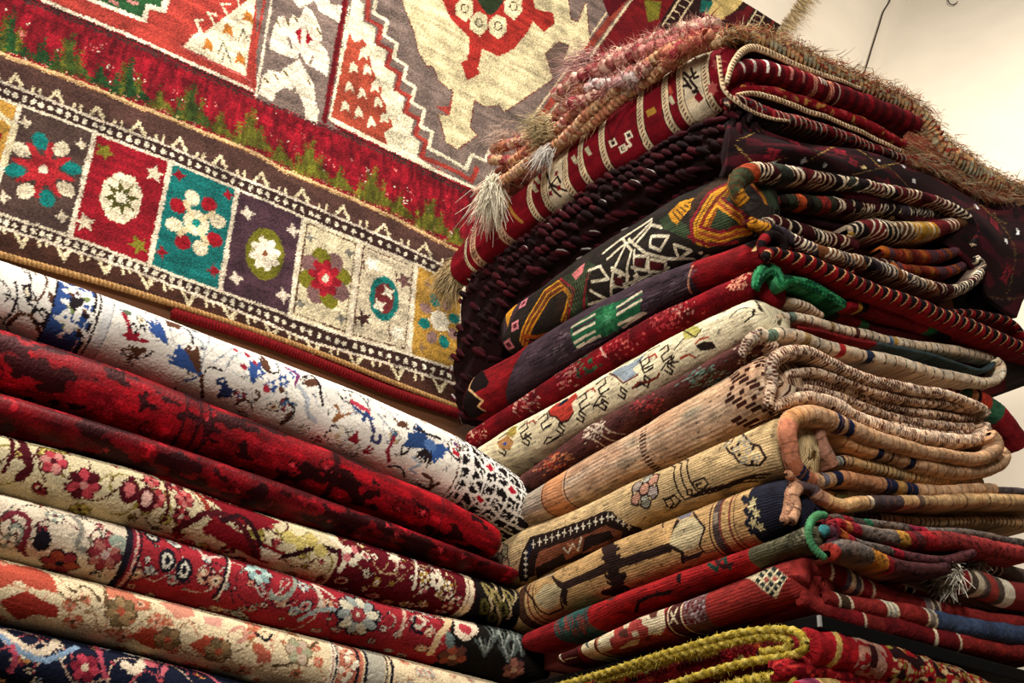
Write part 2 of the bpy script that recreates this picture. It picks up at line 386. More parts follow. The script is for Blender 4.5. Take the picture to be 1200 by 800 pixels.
# rows of small hooked white motifs on the brown bands
def motif_row(base, sgn, xs):
    for i, x in enumerate(xs):
        y = np.interp(x, base[:, 0], base[:, 1]); sl = .42
        if i % 2 == 0:
            S.line([(x - 9, y - 9 * sl - 1), (x + 1, y - sgn * 15), (x + 8, y + 8 * sl)], 3.6, IVORY); S.line([(x + 2, y - sgn * 8), (x + 8, y - sgn * 3)], 3, IVORY)
        else:
            S.line([(x - 4, y - 2), (x - 3, y - sgn * 8)], 3.4, IVORY); S.line([(x + 4, y + 1), (x + 5, y - sgn * 7)], 3, IVORY)
motif_row(u2, 1, np.arange(-126, 560, 24.0)); motif_row(l2, -1, np.arange(-122, 560, 24.5))
for a, b in ((u1, u2), (l1, l2)):          # the ladder guards
    xs = np.arange(-135, 560, 10.2); A = resamp(a, xs); B = resamp(b, xs)
    for i in range(len(xs)):
        m = (A[i] + B[i]) / 2; S.ell(m + [r0.normal() * .6, 0], 3.1, 3.5 + r0.random(), CREAM * (.9 + .1 * r0.random()))
for l in (u1, u2, l1, l2): S.line(l, 3.6, H('e0cdb4'))
# panels
sepx = [.055, .27, .465, .675, .875, 1.085, 1.275, 1.475, 1.65]
pcol = [OCHRE, H('4d3a34'), H('8c1622'), H('176b66'), H('4a323a'), H('d9c9a4'), H('cdbd9e'), H('ad8338'), H('8a7458')]
pz = lambda px_line, X: np.interp(X, L(px_line)[:, 0], L(px_line)[:, 1])
for i, c in enumerate(pcol):
    a = sepx[i]; b = sepx[i + 1] if i + 1 < len(sepx) else 1.80
    S.mpoly([(a, pz(l1, a)), (b, pz(l1, b)), (b, pz(u1, b)), (a, pz(u1, a))], c)
    if i in (5, 6):
        g = .013; S.mline([(a + g, pz(l1, a) + g), (b - g, pz(l1, b) + g), (b - g, pz(u1, b) - g), (a + g, pz(u1, a) - g)], .004, UMBER, True)
for a in sepx[1:]: S.mline([(a + .002, pz(l1, a)), (a - .002, pz(u1, a))], .013, H('e3d2b6'))
for l in (u1, l1): S.line(l, 3.8, H('e3d2b6'))
def at1(x, y): return S.at([(x, y)])[0]
def petals8(c, r, cols, ctr, asp=.82, n=8, rr=.62, rot=.39, pw=.30):
    for k in range(n):
        a = rot + k * 2 * math.pi / n; S.mell((c[0] + rr * r * math.cos(a) * asp, c[1] + rr * r * math.sin(a)), r * (.34 if rr < .7 else .22), r * pw, cols[k % len(cols)], a)
    S.mell(c, r * .34, r * .36, ctr)
def corner(cx, cz, dx, dz, col, r=.018):
    for sx in (-1, 1):
        for sz in (-1, 1): S.mstar((cx + sx * dx, cz + sz * dz), r, r * .45, 4, col, .3)
c = at1(51, 199); corner(c[0], c[1], .072, .115, H('d8c6a8'), .020)
petals8(c, .115, [H('a8262c')], H('a8262c'), rr=.42, rot=0, pw=.09); petals8(c, .115, [H('12706a'), H('e0cfae')], H('a8262c'), rr=.74, pw=.17); S.mell(c, .012, .012, CREAM)
c = at1(142, 232)
for k, (dx, dz, cc) in enumerate([(-.07, .12, OLIVE), (.07, .11, H('d8c6a8')), (-.075, -.11, H('d8c6a8')), (.07, -.12, OLIVE)]): S.mstar((c[0] + dx, c[1] + dz), .03, .013, 5, cc, .3 * k)
for k in range(1): S.mpoly([(c[0] + .056 * math.cos(a), c[1] + .082 * math.sin(a)) for a in np.arange(8) * math.pi / 4 + .39], H('e6d6b4'))
S.mstar(c, .058, .026, 8, H('4e4a1c'), .3, .85); S.mstar(c, .026, .012, 8, CREAM, .1)
c = at1(230, 261); corner(c[0], c[1], .074, .125, H('8c1622'), .021)
petals8(c, .108, [H('e3d3b0'), H('9a1622')], H('e3d3b0'), rr=.72, pw=.20)
S.mline([(c[0] - .04, c[1] - .05), (c[0] + .04, c[1] + .05)], .016, H('d9c498')); S.mline([(c[0] + .04, c[1] - .05), (c[0] - .04, c[1] + .05)], .016, H('d9c498')); S.mell(c, .012, .013, TEAL)
c = at1(311, 297); corner(c[0], c[1], .072, .108, H('d8c6b0'), .026)
S.mell(c, .058, .083, H('6f6a1e')); petals8(c, .066, [H('eadbc0')], H('eadbc0'), rr=.5, pw=.2); S.mell(c, .008, .01, H('7a4a30'))
c = at1(382, 325); corner(c[0], c[1], .066, .112, H('7a7468'), .020)
petals8(c, .102, [H('6f6a1e'), H('7b5a56')], H('8e1a26')); petals8(c, .075, [H('8e1a26')], H('c23038'), rr=.5, rot=0, pw=.2); S.mell(c, .010, .014, CREAM)
c = at1(451, 349)
for dx, dz, cc in [(-.055, .1, H('efe2c8')), (.06, .085, H('6d4c48')), (-.06, -.09, H('3a2220')), (.055, -.1, H('efe2c8'))]: S.mstar((c[0] + dx, c[1] + dz), .031, .014, 5, cc, .8); S.mline([(c[0] + dx - .022, c[1] + dz - .028), (c[0] + dx - .03, c[1] + dz + .02)], .005, UMBER)
S.mell(c, .050, .075, H('177068')); S.mell(c, .033, .052, H('6e2a2a')); S.mstar((c[0] + .012, c[1] + .025), .026, .012, 4, CREAM, .6); S.mstar((c[0] - .014, c[1] - .028), .026, .012, 4, CREAM, .6)
c = at1(515, 376); corner(c[0], c[1], .052, .112, H('8a6c50'), .016)
petals8(c, .098, [H('167068'), H('8a6a62')], CREAM, asp=.8, rr=.72, pw=.18); S.mstar(c, .046, .018, 8, H('efe2c8'), .2)
c = at1(2, 150); S.mline([(c[0] - .05, c[1] + .05), (c[0] + .03, c[1] + .02), (c[0] + .03, c[1] - .1)], .016, IVORY); S.mline([(c[0] - .05, c[1]), (c[0], c[1] - .02), (c[0], c[1] - .1)], .012, CRIMSON)
# --- the inner field
S.line(wl + [1, 9], 4, H('3d2a26')); S.line(wl + [0, 4.5], 3, H('2c1e1a'))
S.line(wl[1:4], 5, H('e9d9bc')); S.org(300, 0, .25)
grey = H('75635a')
S.poly('0,460 0,-300 470,-300 440,0 332,560 390,610', grey)                      # the grey column
S.line('415,-300 415,0 318,570', 30, DRED); S.line('428,-300 430,0 333,560', 10, H('7c201e'))
S.line('-2,450 75,-20 100,-200', 14, H('e9d9bc')); S.line('-26,350 42,-20', 14, BRICK)
for t in ('60,230 75,150 100,80 130,80 150,110 170,70 200,90 230,30 260,50 300,130 310,190 290,200 330,240 345,290 330,360 270,320 230,300 200,240 190,280 150,270', '10,440 30,360 60,330 110,340 150,310 200,280 240,350 270,400 280,500 295,520 280,580 230,550 225,500 200,440 130,410 90,440 80,480', '150,-40 170,0 200,40 250,20 270,0 300,60 340,80 390,110 400,30 350,20 330,-40'):
    S.poly(t, H('e6d6bc'))
S.poly('180,150 215,130 205,210', CRIMSON); S.poly('235,140 262,190 230,215', CRIMSON); S.line('232,120 212,240', 9, H('e6d6bc'))
for t in ('95,100 110,130', '140,90 150,120', '180,85 195,105', '40,370 58,390', '85,350 100,375', '130,335 145,358', '285,135 300,160', '240,380 250,400'): S.line(t, 13, H('6d5a2c'))
for t in ('150,180 165,230', '265,270 250,300', '175,410 178,430'): S.line(t, 16, grey)
# the zigzag field on the right
S.poly('440,-300 440,0 332,560 850,790 1400,1100 1900,400 2200,-300', grey)
zz = '505,20 500,100 560,130 550,205 612,240 600,305 655,345 640,410 695,450 685,520 738,560 725,630 768,665 755,735 840,790'
Z = D(zz); Z = np.vstack([[[440, -30]], Z])
S.poly(np.vstack([[(455, -200), (450, 0), (340, 560), (850, 800)], Z[::-1]]), H('e6d8b6'))
zr = '500,-60 525,10 520,92 585,125 570,205 635,240 612,310 680,350 658,420 724,455 700,525 772,562 745,630 795,665 775,735 950,810 1010,850 1035,790'
S.line(zr, 32, H('9c3a30')); S.line(D(zr) - [10, -3], 5, H('7c201e'))
zc = '540,-60 560,5 550,62 615,100 598,165 660,205 645,272 705,310 690,375 745,410 730,480 790,515 770,592 825,620 808,695 900,745 985,795 1010,725 1075,755 1095,700'
S.line(zc, 24, H('e8d9b8'))
S.line('350,565 830,795 1000,870 1080,905', 22, H('e8d9b8')); S.line('435,30 345,560', 9, H('e8d9b8'))
tri = '435,150 460,200 500,185 520,215 490,250 530,265 545,330 560,350 560,400 590,410 585,450 610,490 610,540 640,570 640,600 600,620 615,680 350,548'
S.poly(tri, H('a04430'))
for x, y in ((500, 255), (455, 320), (520, 330), (555, 410), (435, 410), (495, 440), (570, 480), (415, 500), (480, 530), (600, 555), (540, 575)):
    S.poly([(x - 20, y + 25), (x - 12, y - 20), (x, y - 30), (x + 18, y - 5), (x + 22, y + 28), (x + 4, y + 10)], H('e6d6b4'))
# the cream medallion with its red heart
MED = '670,-60 870,-60 870,0 910,90 1000,180 990,280 960,295 990,380 1050,345 1040,320 1060,230 1140,265 1210,228 1270,150 1300,100 1350,150 1400,110 1395,60 1310,40 1290,-60 1460,-60 1475,90 1510,105 1550,10 1565,200 1550,240 1460,290 1440,280 1470,210 1420,195 1355,250 1390,370 1200,500 1160,525 1140,490 1080,500 1020,470 1000,600 1035,635 940,700 890,670 855,540 900,545 925,430 860,380 830,310 800,310 760,240 740,150 685,10'
S.line(MED, 14, H('6a2c24'), True); S.poly(MED, H('d0bf94'))
S.poly('870,-60 870,0 910,90 1000,180 990,280 960,295 990,380 1050,345 1040,320 1060,230 1140,265 1210,228 1275,150 1300,100 1350,150 1400,110 1395,60 1310,40 1290,-60', H('9a2a22'))
for x, y in ((975, 42), (1043, 108), (1133, 122), (1205, 30), (965, -50), (1215, -60)):
    S.poly([(x - 40, y + 30), (x - 42, y - 20), (x - 5, y - 55), (x + 40, y - 35), (x + 42, y + 25), (x + 5, y + 62)], H('d8cba0')); S.curve([(x - 16, y + 6), (x - 8, y - 18), (x + 14, y - 16), (x + 18, y + 8), (x, y + 20), (x - 14, y + 6)], 9, H('4a3424'))
S.poly('1035,0 1060,-40 1130,-40 1165,0 1120,60 1085,70', H('26301c'))
S.poly('840,500 900,500 925,440 905,545', H('9a3a30')); S.poly('1440,285 1470,215 1400,195 1360,250 1395,350 1420,330', H('5e4a3c'), .6)
# right border of the field, the dark red border and the outer border
S.org()
S.poly('745,-150 770,-150 790,-120 742,0 700,58 640,190 600,240 690,200 1000,60 1000,-150', H('6a1418'))
S.line('805,-85 740,0 699,56 640,140 588,225', 4, H('d8bf98')); S.line('797,-85 732,0 690,56 632,140 580,222', 12, H('8c3a2c')); S.line('786,-85 722,0 682,56 622,140', 3, H('d8bf98'))
S.poly('860,-85 790,0 765,40 700,140 740,150 990,100 1020,-85', H('2a1614'))
for t in ('865,-85 796,0 776,30', '880,-85 812,0 790,34'): S.line(t, 3.2, H('cdb78e'))
for i in range(14):
    f = i / 14; S.line([(856 - 84 * f, -60 + 92 * f), (862 - 84 * f, -57 + 92 * f)], 3, H('cdb78e'))
S.poly('838,-8 880,-10 862,12 846,24 826,16', H('c4a968')); S.poly('822,0 836,2 830,14 820,14', H('1a5c50')); S.poly('848,20 868,12 878,22 858,28', H('4a1218')); S.poly('755,0 775,2 772,22 760,26', H('6b6420'))
S.poly('700,-20 735,-60 742,-40 735,0 715,20', H('4d0d14'))
S.poly('905,-85 915,-85 890,0 868,34 858,30 880,0', H('5a1418')); S.line('918,-85 893,0 872,36', 3, H('d8c49a')); S.line('930,-85 905,0 884,38', 3, H('cdb78e')); S.line('948,-85 918,0 898,40', 3, H('8c2420'))
for i in range(12):
    f = i / 12; S.line([(905 - 30 * f, -40 + 76 * f), (915 - 30 * f, -36 + 76 * f)], 2.2, H('cdb78e'))
# the leaf triangle and the stepped green corner at the left
S.org(0, 0, .25)
S.poly('400,-200 400,0 685,112 700,48 775,62 800,-10 900,-10 900,-200', H('e8d9bc')); S.poly('450,-200 450,0 665,85 685,18 755,36 770,-40 900,-200', H('26502c'))
for t in ('520,10 545,20', '600,5 640,20', '480,-60 700,-40', '560,-100 640,-90'): S.line(t, 22, H('c07a70'))
S.poly('862,222 1150,358 1205,-60 1150,10 950,160 920,100 930,150 900,170', H('e6d5b2'))
for t in ('950,160 915,95 950,95', '1010,125 975,60 1010,70', '1070,80 1035,20 1075,20', '1120,30 1100,-40'): S.line(t, 13, H('e6d5b2'))
for x, y in ((975, 215), (1065, 142), (1160, 85), (1125, 280)): S.poly([(x - 28, y + 18), (x - 6, y - 38), (x + 20, y - 10), (x + 26, y + 34), (x - 4, y + 12)], H('b8702c'))
for x, y in ((1045, 225), (1140, 170), (1060, 265)): S.line([(x - 25, y + 30), (x, y - 30), (x + 22, y + 30)], 7, H('46483c'))
S.line('835,215 1170,375 1175,430', 10, H('c8605a'))
S.org()
_b = L(bg); _w = L(wl); zb_ = np.interp(S.u, _b[:, 0], _b[:, 1])[:, None]; zw_ = np.interp(S.u, _w[:, 0], _w[:, 1])[:, None]; r = np.random.default_rng(8)
msk = (S.v[None] > zb_ + .012) & (S.v[None] < zw_ - .02)     # the long loose pile of the red band
di = r.integers(-2, 3, msk.shape); dj = r.integers(-4, 5, msk.shape) * (r.random(msk.shape) < .5)
I_ = np.clip(np.arange(S.nu)[:, None] + di, 0, S.nu - 1); J_ = np.clip(np.arange(S.nv)[None] + dj, 0, S.nv - 1)
S.C = np.where(msk[..., None], S.C[I_, J_], S.C); S.C *= np.where(msk, .72 + .5 * vnoise(msk.shape, (3, 12), 5), 1)[..., None]
S.pile(1, .26, .14, 11); S.C *= .90
S.P[..., 1] += wav; S.rough(.0012, 9)
# keep what is inside the carpet's outline
inside = np.zeros(S.Q.shape[:2], bool)
poly = np.vstack([D('-200,240 -140,262 0,301 150,343 300,393 387,428 465,459 548,490 560,470 566,440 572,410 580,380 600,330 640,270 700,210 760,160 830,110 870,80 905,45 935,0 985,-90 1010,-150 -200,-150')])
x0, y0 = poly[-1]; QX, QY = W0[..., 0], W0[..., 1]
for x1, y1 in poly:
    if y0 != y1: inside ^= ((y1 > QY) != (y0 > QY)) & (QX < (x0 - x1) * (QY - y1) / (y0 - y1) + x1)
    x0, y0 = x1, y1
keep = inside[:-1, :-1] & inside[1:, :-1] & inside[:-1, 1:] & inside[1:, 1:]
wr = thing('wall_carpet', 'large patterned carpet with a row of flower panels and cream medallion hung on the wall', 'carpet', tuple(onY((300, 396), YR)))
used = np.zeros((S.nu, S.nv), bool); used[:-1, :-1] |= keep; used[1:, :-1] |= keep; used[:-1, 1:] |= keep; used[1:, 1:] |= keep
idx = -np.ones(used.size, int); idx[used.ravel()] = np.arange(used.sum())
F = idx[grid_faces(S.nu, S.nv, keep)]
UV = np.stack(np.broadcast_arrays(S.u[:, None], S.v[None]), -1)[used]
raw_mesh('knotted_field', S.P[used], F, cloth_mat('pile_wool'), wr, S.C[used], UV)
def edge_cord(name, pl, rad, cols, parent, y=YR, period=5, mat='yarn_cord', up=False):
    pts = np.array([onY(p, y - .006) for p in (D(pl) if isinstance(pl, str) else pl)]); P, Ls = smooth(pts, int(400))
    V, s, a = tube(P, rad, 10, lambda s, a: .12 * np.sin(2 * math.pi * s / (.0022 * period) + a))
    t = (s[:, None] / (.0022 * period) + a[None] / 6.283) % 1
    C = np.where((t < .5)[..., None], cols[0], cols[1]) * (.85 + .3 * np.random.default_rng(5).random(t.shape))[..., None]
    return raw_mesh(name, V, grid_faces(V.shape[0], 10, wrap=True), cloth_mat(mat), parent, C)
edge_cord('bound_edge', tancord + [0, 2.0], .0085, (H('bb9460'), H('8c6236')), wr)
edge_cord('red_selvedge', D('200,366 300,397 387,430 465,461 548,488'), .014, (H('7c1418'), H('5c0e12')), wr, period=4)
edge_cord('side_edge', '546,342 550,365 556,392 562,420 560,450 552,486', .010, (H('a08a62'), H('6c5638')), wr, period=9)
# curled pile along the right edge of the carpet, and the knotted fringe at its top right
r = np.random.default_rng(21)
pp, _ = smooth(np.array([onY(p, YR - .006) for p in D('548,338 556,362 566,395 566,420 556,450')]), 500)
vv = hairs(pp + r.normal(size=pp.shape) * .006, np.tile(_unit(np.array([.9, -.5, -.3])), (500, 1)) + r.normal(size=(500, 3)) * .25, .035, .0013, H('9c8a60')[None] * (.6 + .6 * r.random((500, 1))), r)
p2, _ = smooth(np.array([onY(p, YR - .004) for p in D('990,-100 938,0 922,24 906,46 880,72')]), 1500)
v2 = hairs(p2 + r.normal(size=p2.shape) * .010, np.tile(_unit(np.array([.9, -.15, -.5])), (1500, 1)) + r.normal(size=(1500, 3)) * .3, .04, .0022, H('c9b084')[None] * (.65 + .5 * r.random((1500, 1))), r, .2, .6)
V, F, C = merge([vv, v2]); raw_mesh('fringe', V, F, cloth_mat('yarn_cord'), wr, C)

# ================================================================== folded and rolled rugs
def fold_cloth(axis, top, bot, nose, bulge, back, base, res=.0022, ext=(0, 0), cap=(0, 0), lump=.004, seed=1, pw=.85):
    """the rounded fold of a rug. axis X: lies along the wall; axis Y: the stack's folds facing left.
    top/bot: surveyed edges of the visible fold; cap = length over which each end rounds off"""
    f = (lambda p: onY(p, nose + .6 * bulge)) if axis == 'X' else (lambda p: onX(p, nose + .5 * bulge)); ai = 0 if axis == 'X' else 1; sg = 1 if axis == 'X' else -1
    T = np.array([f(p) for p in D(top)]); B = np.array([f(p) for p in D(bot)])
    T = T[np.argsort(T[:, ai] * sg)]; B = B[np.argsort(B[:, ai] * sg)]
    a0 = min(T[0, ai] * sg, B[0, ai] * sg) - ext[0]; a1 = max(T[-1, ai] * sg, B[-1, ai] * sg) + ext[1]
    u = np.arange(a0, a1, res); u = np.r_[u[0] - .0004, u, u[-1] + .0004]
    def lin(P):
        x = P[:, ai] * sg; y = np.interp(u, x, P[:, 2]); k = np.ones(25) / 25
        y = np.convolve(np.pad(y, 12, mode='edge'), k, 'valid')
        m0 = (P[1, 2] - P[0, 2]) / (x[1] - x[0]) * .6; m1 = (P[-1, 2] - P[-2, 2]) / (x[-1] - x[-2]) * .6
        y = np.where(u < x[0], y + (u - x[0]) * m0, y); return np.where(u > x[-1], y + (u - x[-1]) * m1, y)
    zt = lin(T); zb = lin(B); h = np.maximum((zt - zb) / 2 - .0028, .012); zc = (zt + zb) / 2
    hm = float(np.median(h))
    n = max(24, int((2 * hm + 1.3 * bulge) / res))
    th = np.linspace(-math.pi / 2, math.pi / 2, n)
    zz = np.sign(np.sin(th)) * abs(np.sin(th)) ** pw; dd_ = 1 - abs(np.cos(th)) ** pw
    arc = np.r_[0, np.cumsum(np.hypot(np.diff(zz) * hm, np.diff(dd_) * bulge))]; arc -= arc[-1] / 2
    # even spacing along the arc
    v = np.linspace(arc[0], arc[-1], n); zz = np.interp(v, arc, zz); dd_ = np.interp(v, arc, dd_)
    e = np.ones(len(u))
    if cap[0]: t = np.clip((u - u[0]) / cap[0], 0, 1); e *= np.sqrt(1 - (1 - t) ** 2 * .97)
    if cap[1]: t = np.clip((u[-1] - u) / cap[1], 0, 1); e *= np.sqrt(1 - (1 - t) ** 2 * .97)
    ln = (vnoise((len(u), n), (70, 30), seed) - .5) * 2 * lump + (vnoise((len(u), n), (25, 14), seed + 9) - .5) * lump * .7
    dep = nose + (dd_[None] * bulge) + (1 - e)[:, None] * bulge * .8 + ln
    Z = zc[:, None] + (h * e)[:, None] * zz[None]
    # the flat back of the fold, coarse
    nb = 3; vb = np.array([.3, .6, 1.0]); Lb = back - bulge
    depL = np.stack([nose + bulge + Lb * t + 0 * u for t in vb[::-1]], 1); depR = depL[:, ::-1]
    ZL = (zc - h * e * .97)[:, None] + np.zeros(nb)[None]; ZR = (zc + h * e * .97)[:, None] + np.zeros(nb)[None]
    dep = np.hstack([depL, dep, depR]); Z = np.hstack([ZL, Z, ZR])
    vv = np.r_[v[0] - Lb * vb[::-1], v, v[-1] + Lb * vb]
    for k in (0, -1): Z[k] = zc[k]
    P = np.zeros((len(u), len(vv), 3)); P[..., 2] = Z
    if axis == 'X': P[..., 0] = u[:, None]; P[..., 1] = dep
    else: P[..., 1] = -u[:, None]; P[..., 0] = dep
    S = Cloth(P, u, vv, base); S.vr = (v[0], v[-1]); S.hm = hm; S.axis = axis
    S.vis[:, :nb] = False; S.vis[:, -nb:] = False; S.vis[0] = S.vis[-1] = False
    return S
def ring(S, px, w, col, shift=0):
    """a band running round the fold at a surveyed point"""
    u0 = S.at([px])[0][0]; S.mline([(u0, S.vr[0] - .05), (u0 + shift, 0), (u0, S.vr[1] + .05)], w * S.k * S.o[2], col)
def ring_fill(S, pa, pb, col):
    a = S.at([pa])[0][0]; b = S.at([pb])[0][0]; S.mpoly([(a, S.vr[0] - .1), (b, S.vr[0] - .1), (b, S.vr[1] + .1), (a, S.vr[1] + .1)], col)
def spiral(c, r, turns, a0, sg=1, n=22):
    t = np.linspace(0, 1, n); rr = r * (1 - .85 * t); a = a0 + sg * turns * 2 * math.pi * t
    return np.stack([c[0] + rr * np.cos(a), c[1] + rr * np.sin(a)], 1)
def arabesque(S, ua, ub, seed, n, vine, flowers, leaf, outl, size=.02, va=None, vb=None, vw=.0022):
    """vines, rosettes, palmettes and leaves spread over a stretch of cloth"""
    r = np.random.default_rng(seed); va = S.vr[0] if va is None else va; vb = S.vr[1] if vb is None else vb
    m = max(2, int((ub - ua) / .10))
    for k in range(m):
        c = np.array([ua + (k + .5) * (ub - ua) / m + r.normal() * .008, (va + vb) / 2 + r.normal() * .02])
        q = spiral(c, .05 + .015 * r.random(), .9, r.random() * 6.3, 1 if k % 2 else -1); S.mline(q, vw, vine[k % len(vine)])
        q2 = np.array([c + [-.08, r.normal() * .03], c + [-.03, .03 * (-1) ** k], c + [.03, -.03 * (-1) ** k], c + [.08, r.normal() * .03]]); S.mline(smooth(q2, 20)[0], vw, vine[(k + 1) % len(vine)])
        for t in (4, 9, 14):
            p = q[t]; a = r.random() * 6.3; S.mell(p, size * .42, size * .18, outl, a); S.mell(p, size * .32, size * .11, leaf[t % len(leaf)], a)
    pts = []
    for k in range(n * 12):
        p = np.array([ua + r.random() * (ub - ua), va + r.random() * (vb - va)])
        if all(((p - q) ** 2).sum() > (size * 1.2) ** 2 for q in pts): pts.append(p)
        if len(pts) >= n: break
    for k, p in enumerate(pts):
        f = flowers[k % len(flowers)]; R = size * (.6 + .55 * r.random()); kind = r.integers(0, 5)
        if kind <= 1: S.mflower(p, R, [6, 8][kind], [f[0], f[1]], f[2], outl, r.random() * 6)
        elif kind == 2:
            a = r.random() * 6.3
            for q, cc in ((1.25, outl), (1.0, f[0]), (.62, f[1]), (.3, f[2])): S.mell(p, R * q, R * q * .68, cc, a)
            for sg in (-1, 1): S.mline([p + R * np.array([math.cos(a + .5 * sg), math.sin(a + .5 * sg)]), p + 1.7 * R * np.array([math.cos(a + .25 * sg), math.sin(a + .25 * sg)])], vw, outl)
        elif kind == 3:
            a = r.random() * 6.3
            for j in range(4):
                b = a + (j - 1.5) * .45; e = p + R * 1.1 * np.array([math.cos(b), math.sin(b)])
                S.mell((p + e) / 2, R * .62, R * .24, outl, b); S.mell((p + e) / 2, R * .5, R * .14, f[j % 2], b)
        else:
            S.mstar(p, R * 1.0, R * .5, 6, outl, r.random()); S.mstar(p, R * .75, R * .36, 6, f[0], r.random()); S.mell(p, R * .25, R * .25, f[2])
ROLLG = 'folded carpets piled along the long wall'
def roll_thing(name, S, kind, label, cat, group=None, seed=1, part='rounded_fold', jit=1, grain=.1, streak=.08, rough=.001):
    S.pile(jit, grain, streak, seed); S.rough(rough, seed + 30)
    c = S.P.reshape(-1, 3); base = (float(c[:, 0].mean()), float(c[:, 1].mean()), float(c[:, 2].min()))
    t = thing(name, label, cat, base, group); t.location = base
    cloth_obj(part, S, kind, t, wrap=True); return t
YN = 2.10; E0 = (.35, 0)
tops = dict(A='0,305 150,355 300,413 450,470 540,510 596,543 622,566', B='0,384 150,432 300,492 450,553 520,582 545,598', C='0,460 150,506 300,556 450,610 583,662',
            D='0,508 150,546 300,598 450,642 603,690', E='0,576 150,616 300,660 450,706 600,736 628,750', F='0,652 150,690 300,728 450,764 640,812', G='0,730 150,762 300,800 600,868')
bots = dict(A='0,388 150,440 300,494 450,556 540,604 600,622 622,600', B='0,462 150,512 300,560 450,612 545,648', C='0,512 150,550 300,602 450,646 590,682',
            D='0,580 150,620 300,664 450,710 603,738', E='0,656 150,694 300,732 450,768 628,796', F='0,736 150,768 300,806 640,886', G='0,806 150,840 300,876 600,930')
tops['A'] = '0,305 150,355 300,413 450,470 540,513 590,545 618,570'; bots['A'] = '0,388 150,440 300,494 450,556 540,604 618,636'
for _a, _b in zip('BCDEF', 'CDEFG'): bots[_a] = tops[_b]
bots['A'] = '0,385 150,433 300,493 450,554 540,596 622,640'
def mk(k, base, cap, **kw): return fold_cloth('X', tops[k], bots[k], YN, kw.pop('bulge', .085), .58, base, ext=E0, cap=(0, cap), seed=ord(k), **kw)

# --- A: white floral carpet on top
S = mk('A', H('f0e8da'), .05, bulge=.10); G_ = H('8f949c'); K_ = H('241c20'); BL = H('34508a'); UB = H('5a3828')
arabesque(S, S.at([(140, 380)])[0][0], S.at([(530, 560)])[0][0], 71, 34, [H('b4b8bc'), H('a8a098')], [(WHITE, H('e8dcc4'), H('b89870')), (WHITE, H('8c3040'), BL), (H('e8e0d0'), H('c8a880'), UB)], [H('9098a8'), UB], H('4c4440'), .013, vw=.0016)
r = np.random.default_rng(3)
for x, y in ((8, 330), (20, 350), (5, 372), (40, 340), (48, 362)):
    S.curve([(x - 14, y - 6), (x - 3, y + 2), (x + 4, y + 14), (x - 2, y + 24)], 1.8, K_)
S.curve('16,306 30,316 36,330 34,345', 2, K_); S.curve('18,330 20,350 12,368 4,378', 2, K_); S.poly('26,334 34,332 38,348 32,358 28,346', K_); S.poly('29,337 33,337 34,346 31,349', CREAM); S.line('22,313 30,320 40,318 42,322', 2, H('8a7f70'))
S.curve('52,318 55,330 48,348 38,352', 2.2, UB); S.poly('56,340 64,346 62,358 57,350', UB); S.curve('10,380 22,368 38,372 46,388', 4, UB); S.curve('38,366 50,362 56,372 48,380 40,376', 3, K_)
ring_fill(S, (66, 340), (113, 352), BL); ring(S, (66, 340), 2.5, K_); ring(S, (113, 352), 3, K_); ring(S, (107, 352), 1.6, WHITE); ring(S, (118, 352), 2, K_); ring_fill(S, (122, 354), (132, 360), H('d9d6d2')); ring(S, (133, 360), 1.5, G_)
for i, (x, y) in enumerate([(78, 335), (92, 345), (82, 358), (99, 365), (75, 378), (92, 388), (100, 346), (84, 346)]):
    S.curve([(x - 8, y - 6), (x, y - 2), (x + 8, y + 4), (x + 6, y + 10)], 5, WHITE); S.ell((x + 2, y + 5), 4, 3, K_ if i % 2 else H('7c8a54')); S.ell((x, y - 1), 3, 2, UB if i % 2 else CREAM)
S.poly('88,348 100,350 96,358 88,366 80,356', K_); S.poly('88,362 97,358 94,374 84,380', WHITE); S.curve('72,328 84,336 96,336 104,344', 3.5, WHITE); S.curve('70,372 80,364 78,384 70,394', 4, WHITE)
def spray(x, y, ang, ln, n, col, w=2.2, spread=.5):
    for k in range(n):
        a = ang + (k - (n - 1) / 2) * spread / max(1, n - 1); l = ln * (.7 + .4 * r.random()); S.line([(x, y), (x + l * math.cos(a), y + l * math.sin(a))], w, col)
S.line('145,368 152,384 150,396 172,400', 4, H('a02030')); S.line('147,392 160,392', 5, H('a02030')); S.ell((149, 366), 4, 3.5, H('5a6a52'))
for t in ('152,384 156,378 160,386 158,392', '163,386 168,380 170,388'): S.curve(t, 1.6, K_)
spray(196, 402, -2.25, 34, 6, BL, 3, .5); S.poly('192,374 214,382 210,386 196,382', UB); S.line('212,382 222,388 226,402', 2.5, K_); S.ell((228, 388), 4, 3.5, H('58666c')); S.curve('222,392 236,400 240,414', 1.6, G_); S.curve('246,392 240,412 234,436', 1.8, G_)
spray(232, 436, -2.5, 40, 8, BL, 3.2, .6); spray(234, 436, -1.9, 30, 4, UB, 4, .4); S.line('228,418 236,440 237,466', 3.5, UB); S.curve('180,412 164,420 150,418', 2, K_); spray(172, 410, 3.0, 26, 5, UB, 2.5, .7)
S.curve('236,436 226,444 214,446', 2.5, BL); spray(262, 450, 1.3, 16, 5, H('28335c'), 4, 1.2); S.curve('240,436 246,430 260,434', 1.8, K_); S.ell((260, 448), 6, 5, H('28335c')); S.ell((260, 446), 2, 2, WHITE)
for x, y in ((276, 410), (290, 416), (286, 430), (299, 425), (275, 402)): S.ell((x, y), 3.4, 3, H('9c2438'))
S.curve('250,425 270,410 284,402', 1.6, G_); S.curve('262,436 274,418 300,408', 1.4, G_); spray(296, 448, -1.5, 24, 5, BL, 4, .6); S.curve('276,474 284,468 294,472 296,480', 2.4, UB); S.curve('298,470 304,464 300,458', 2.6, UB)
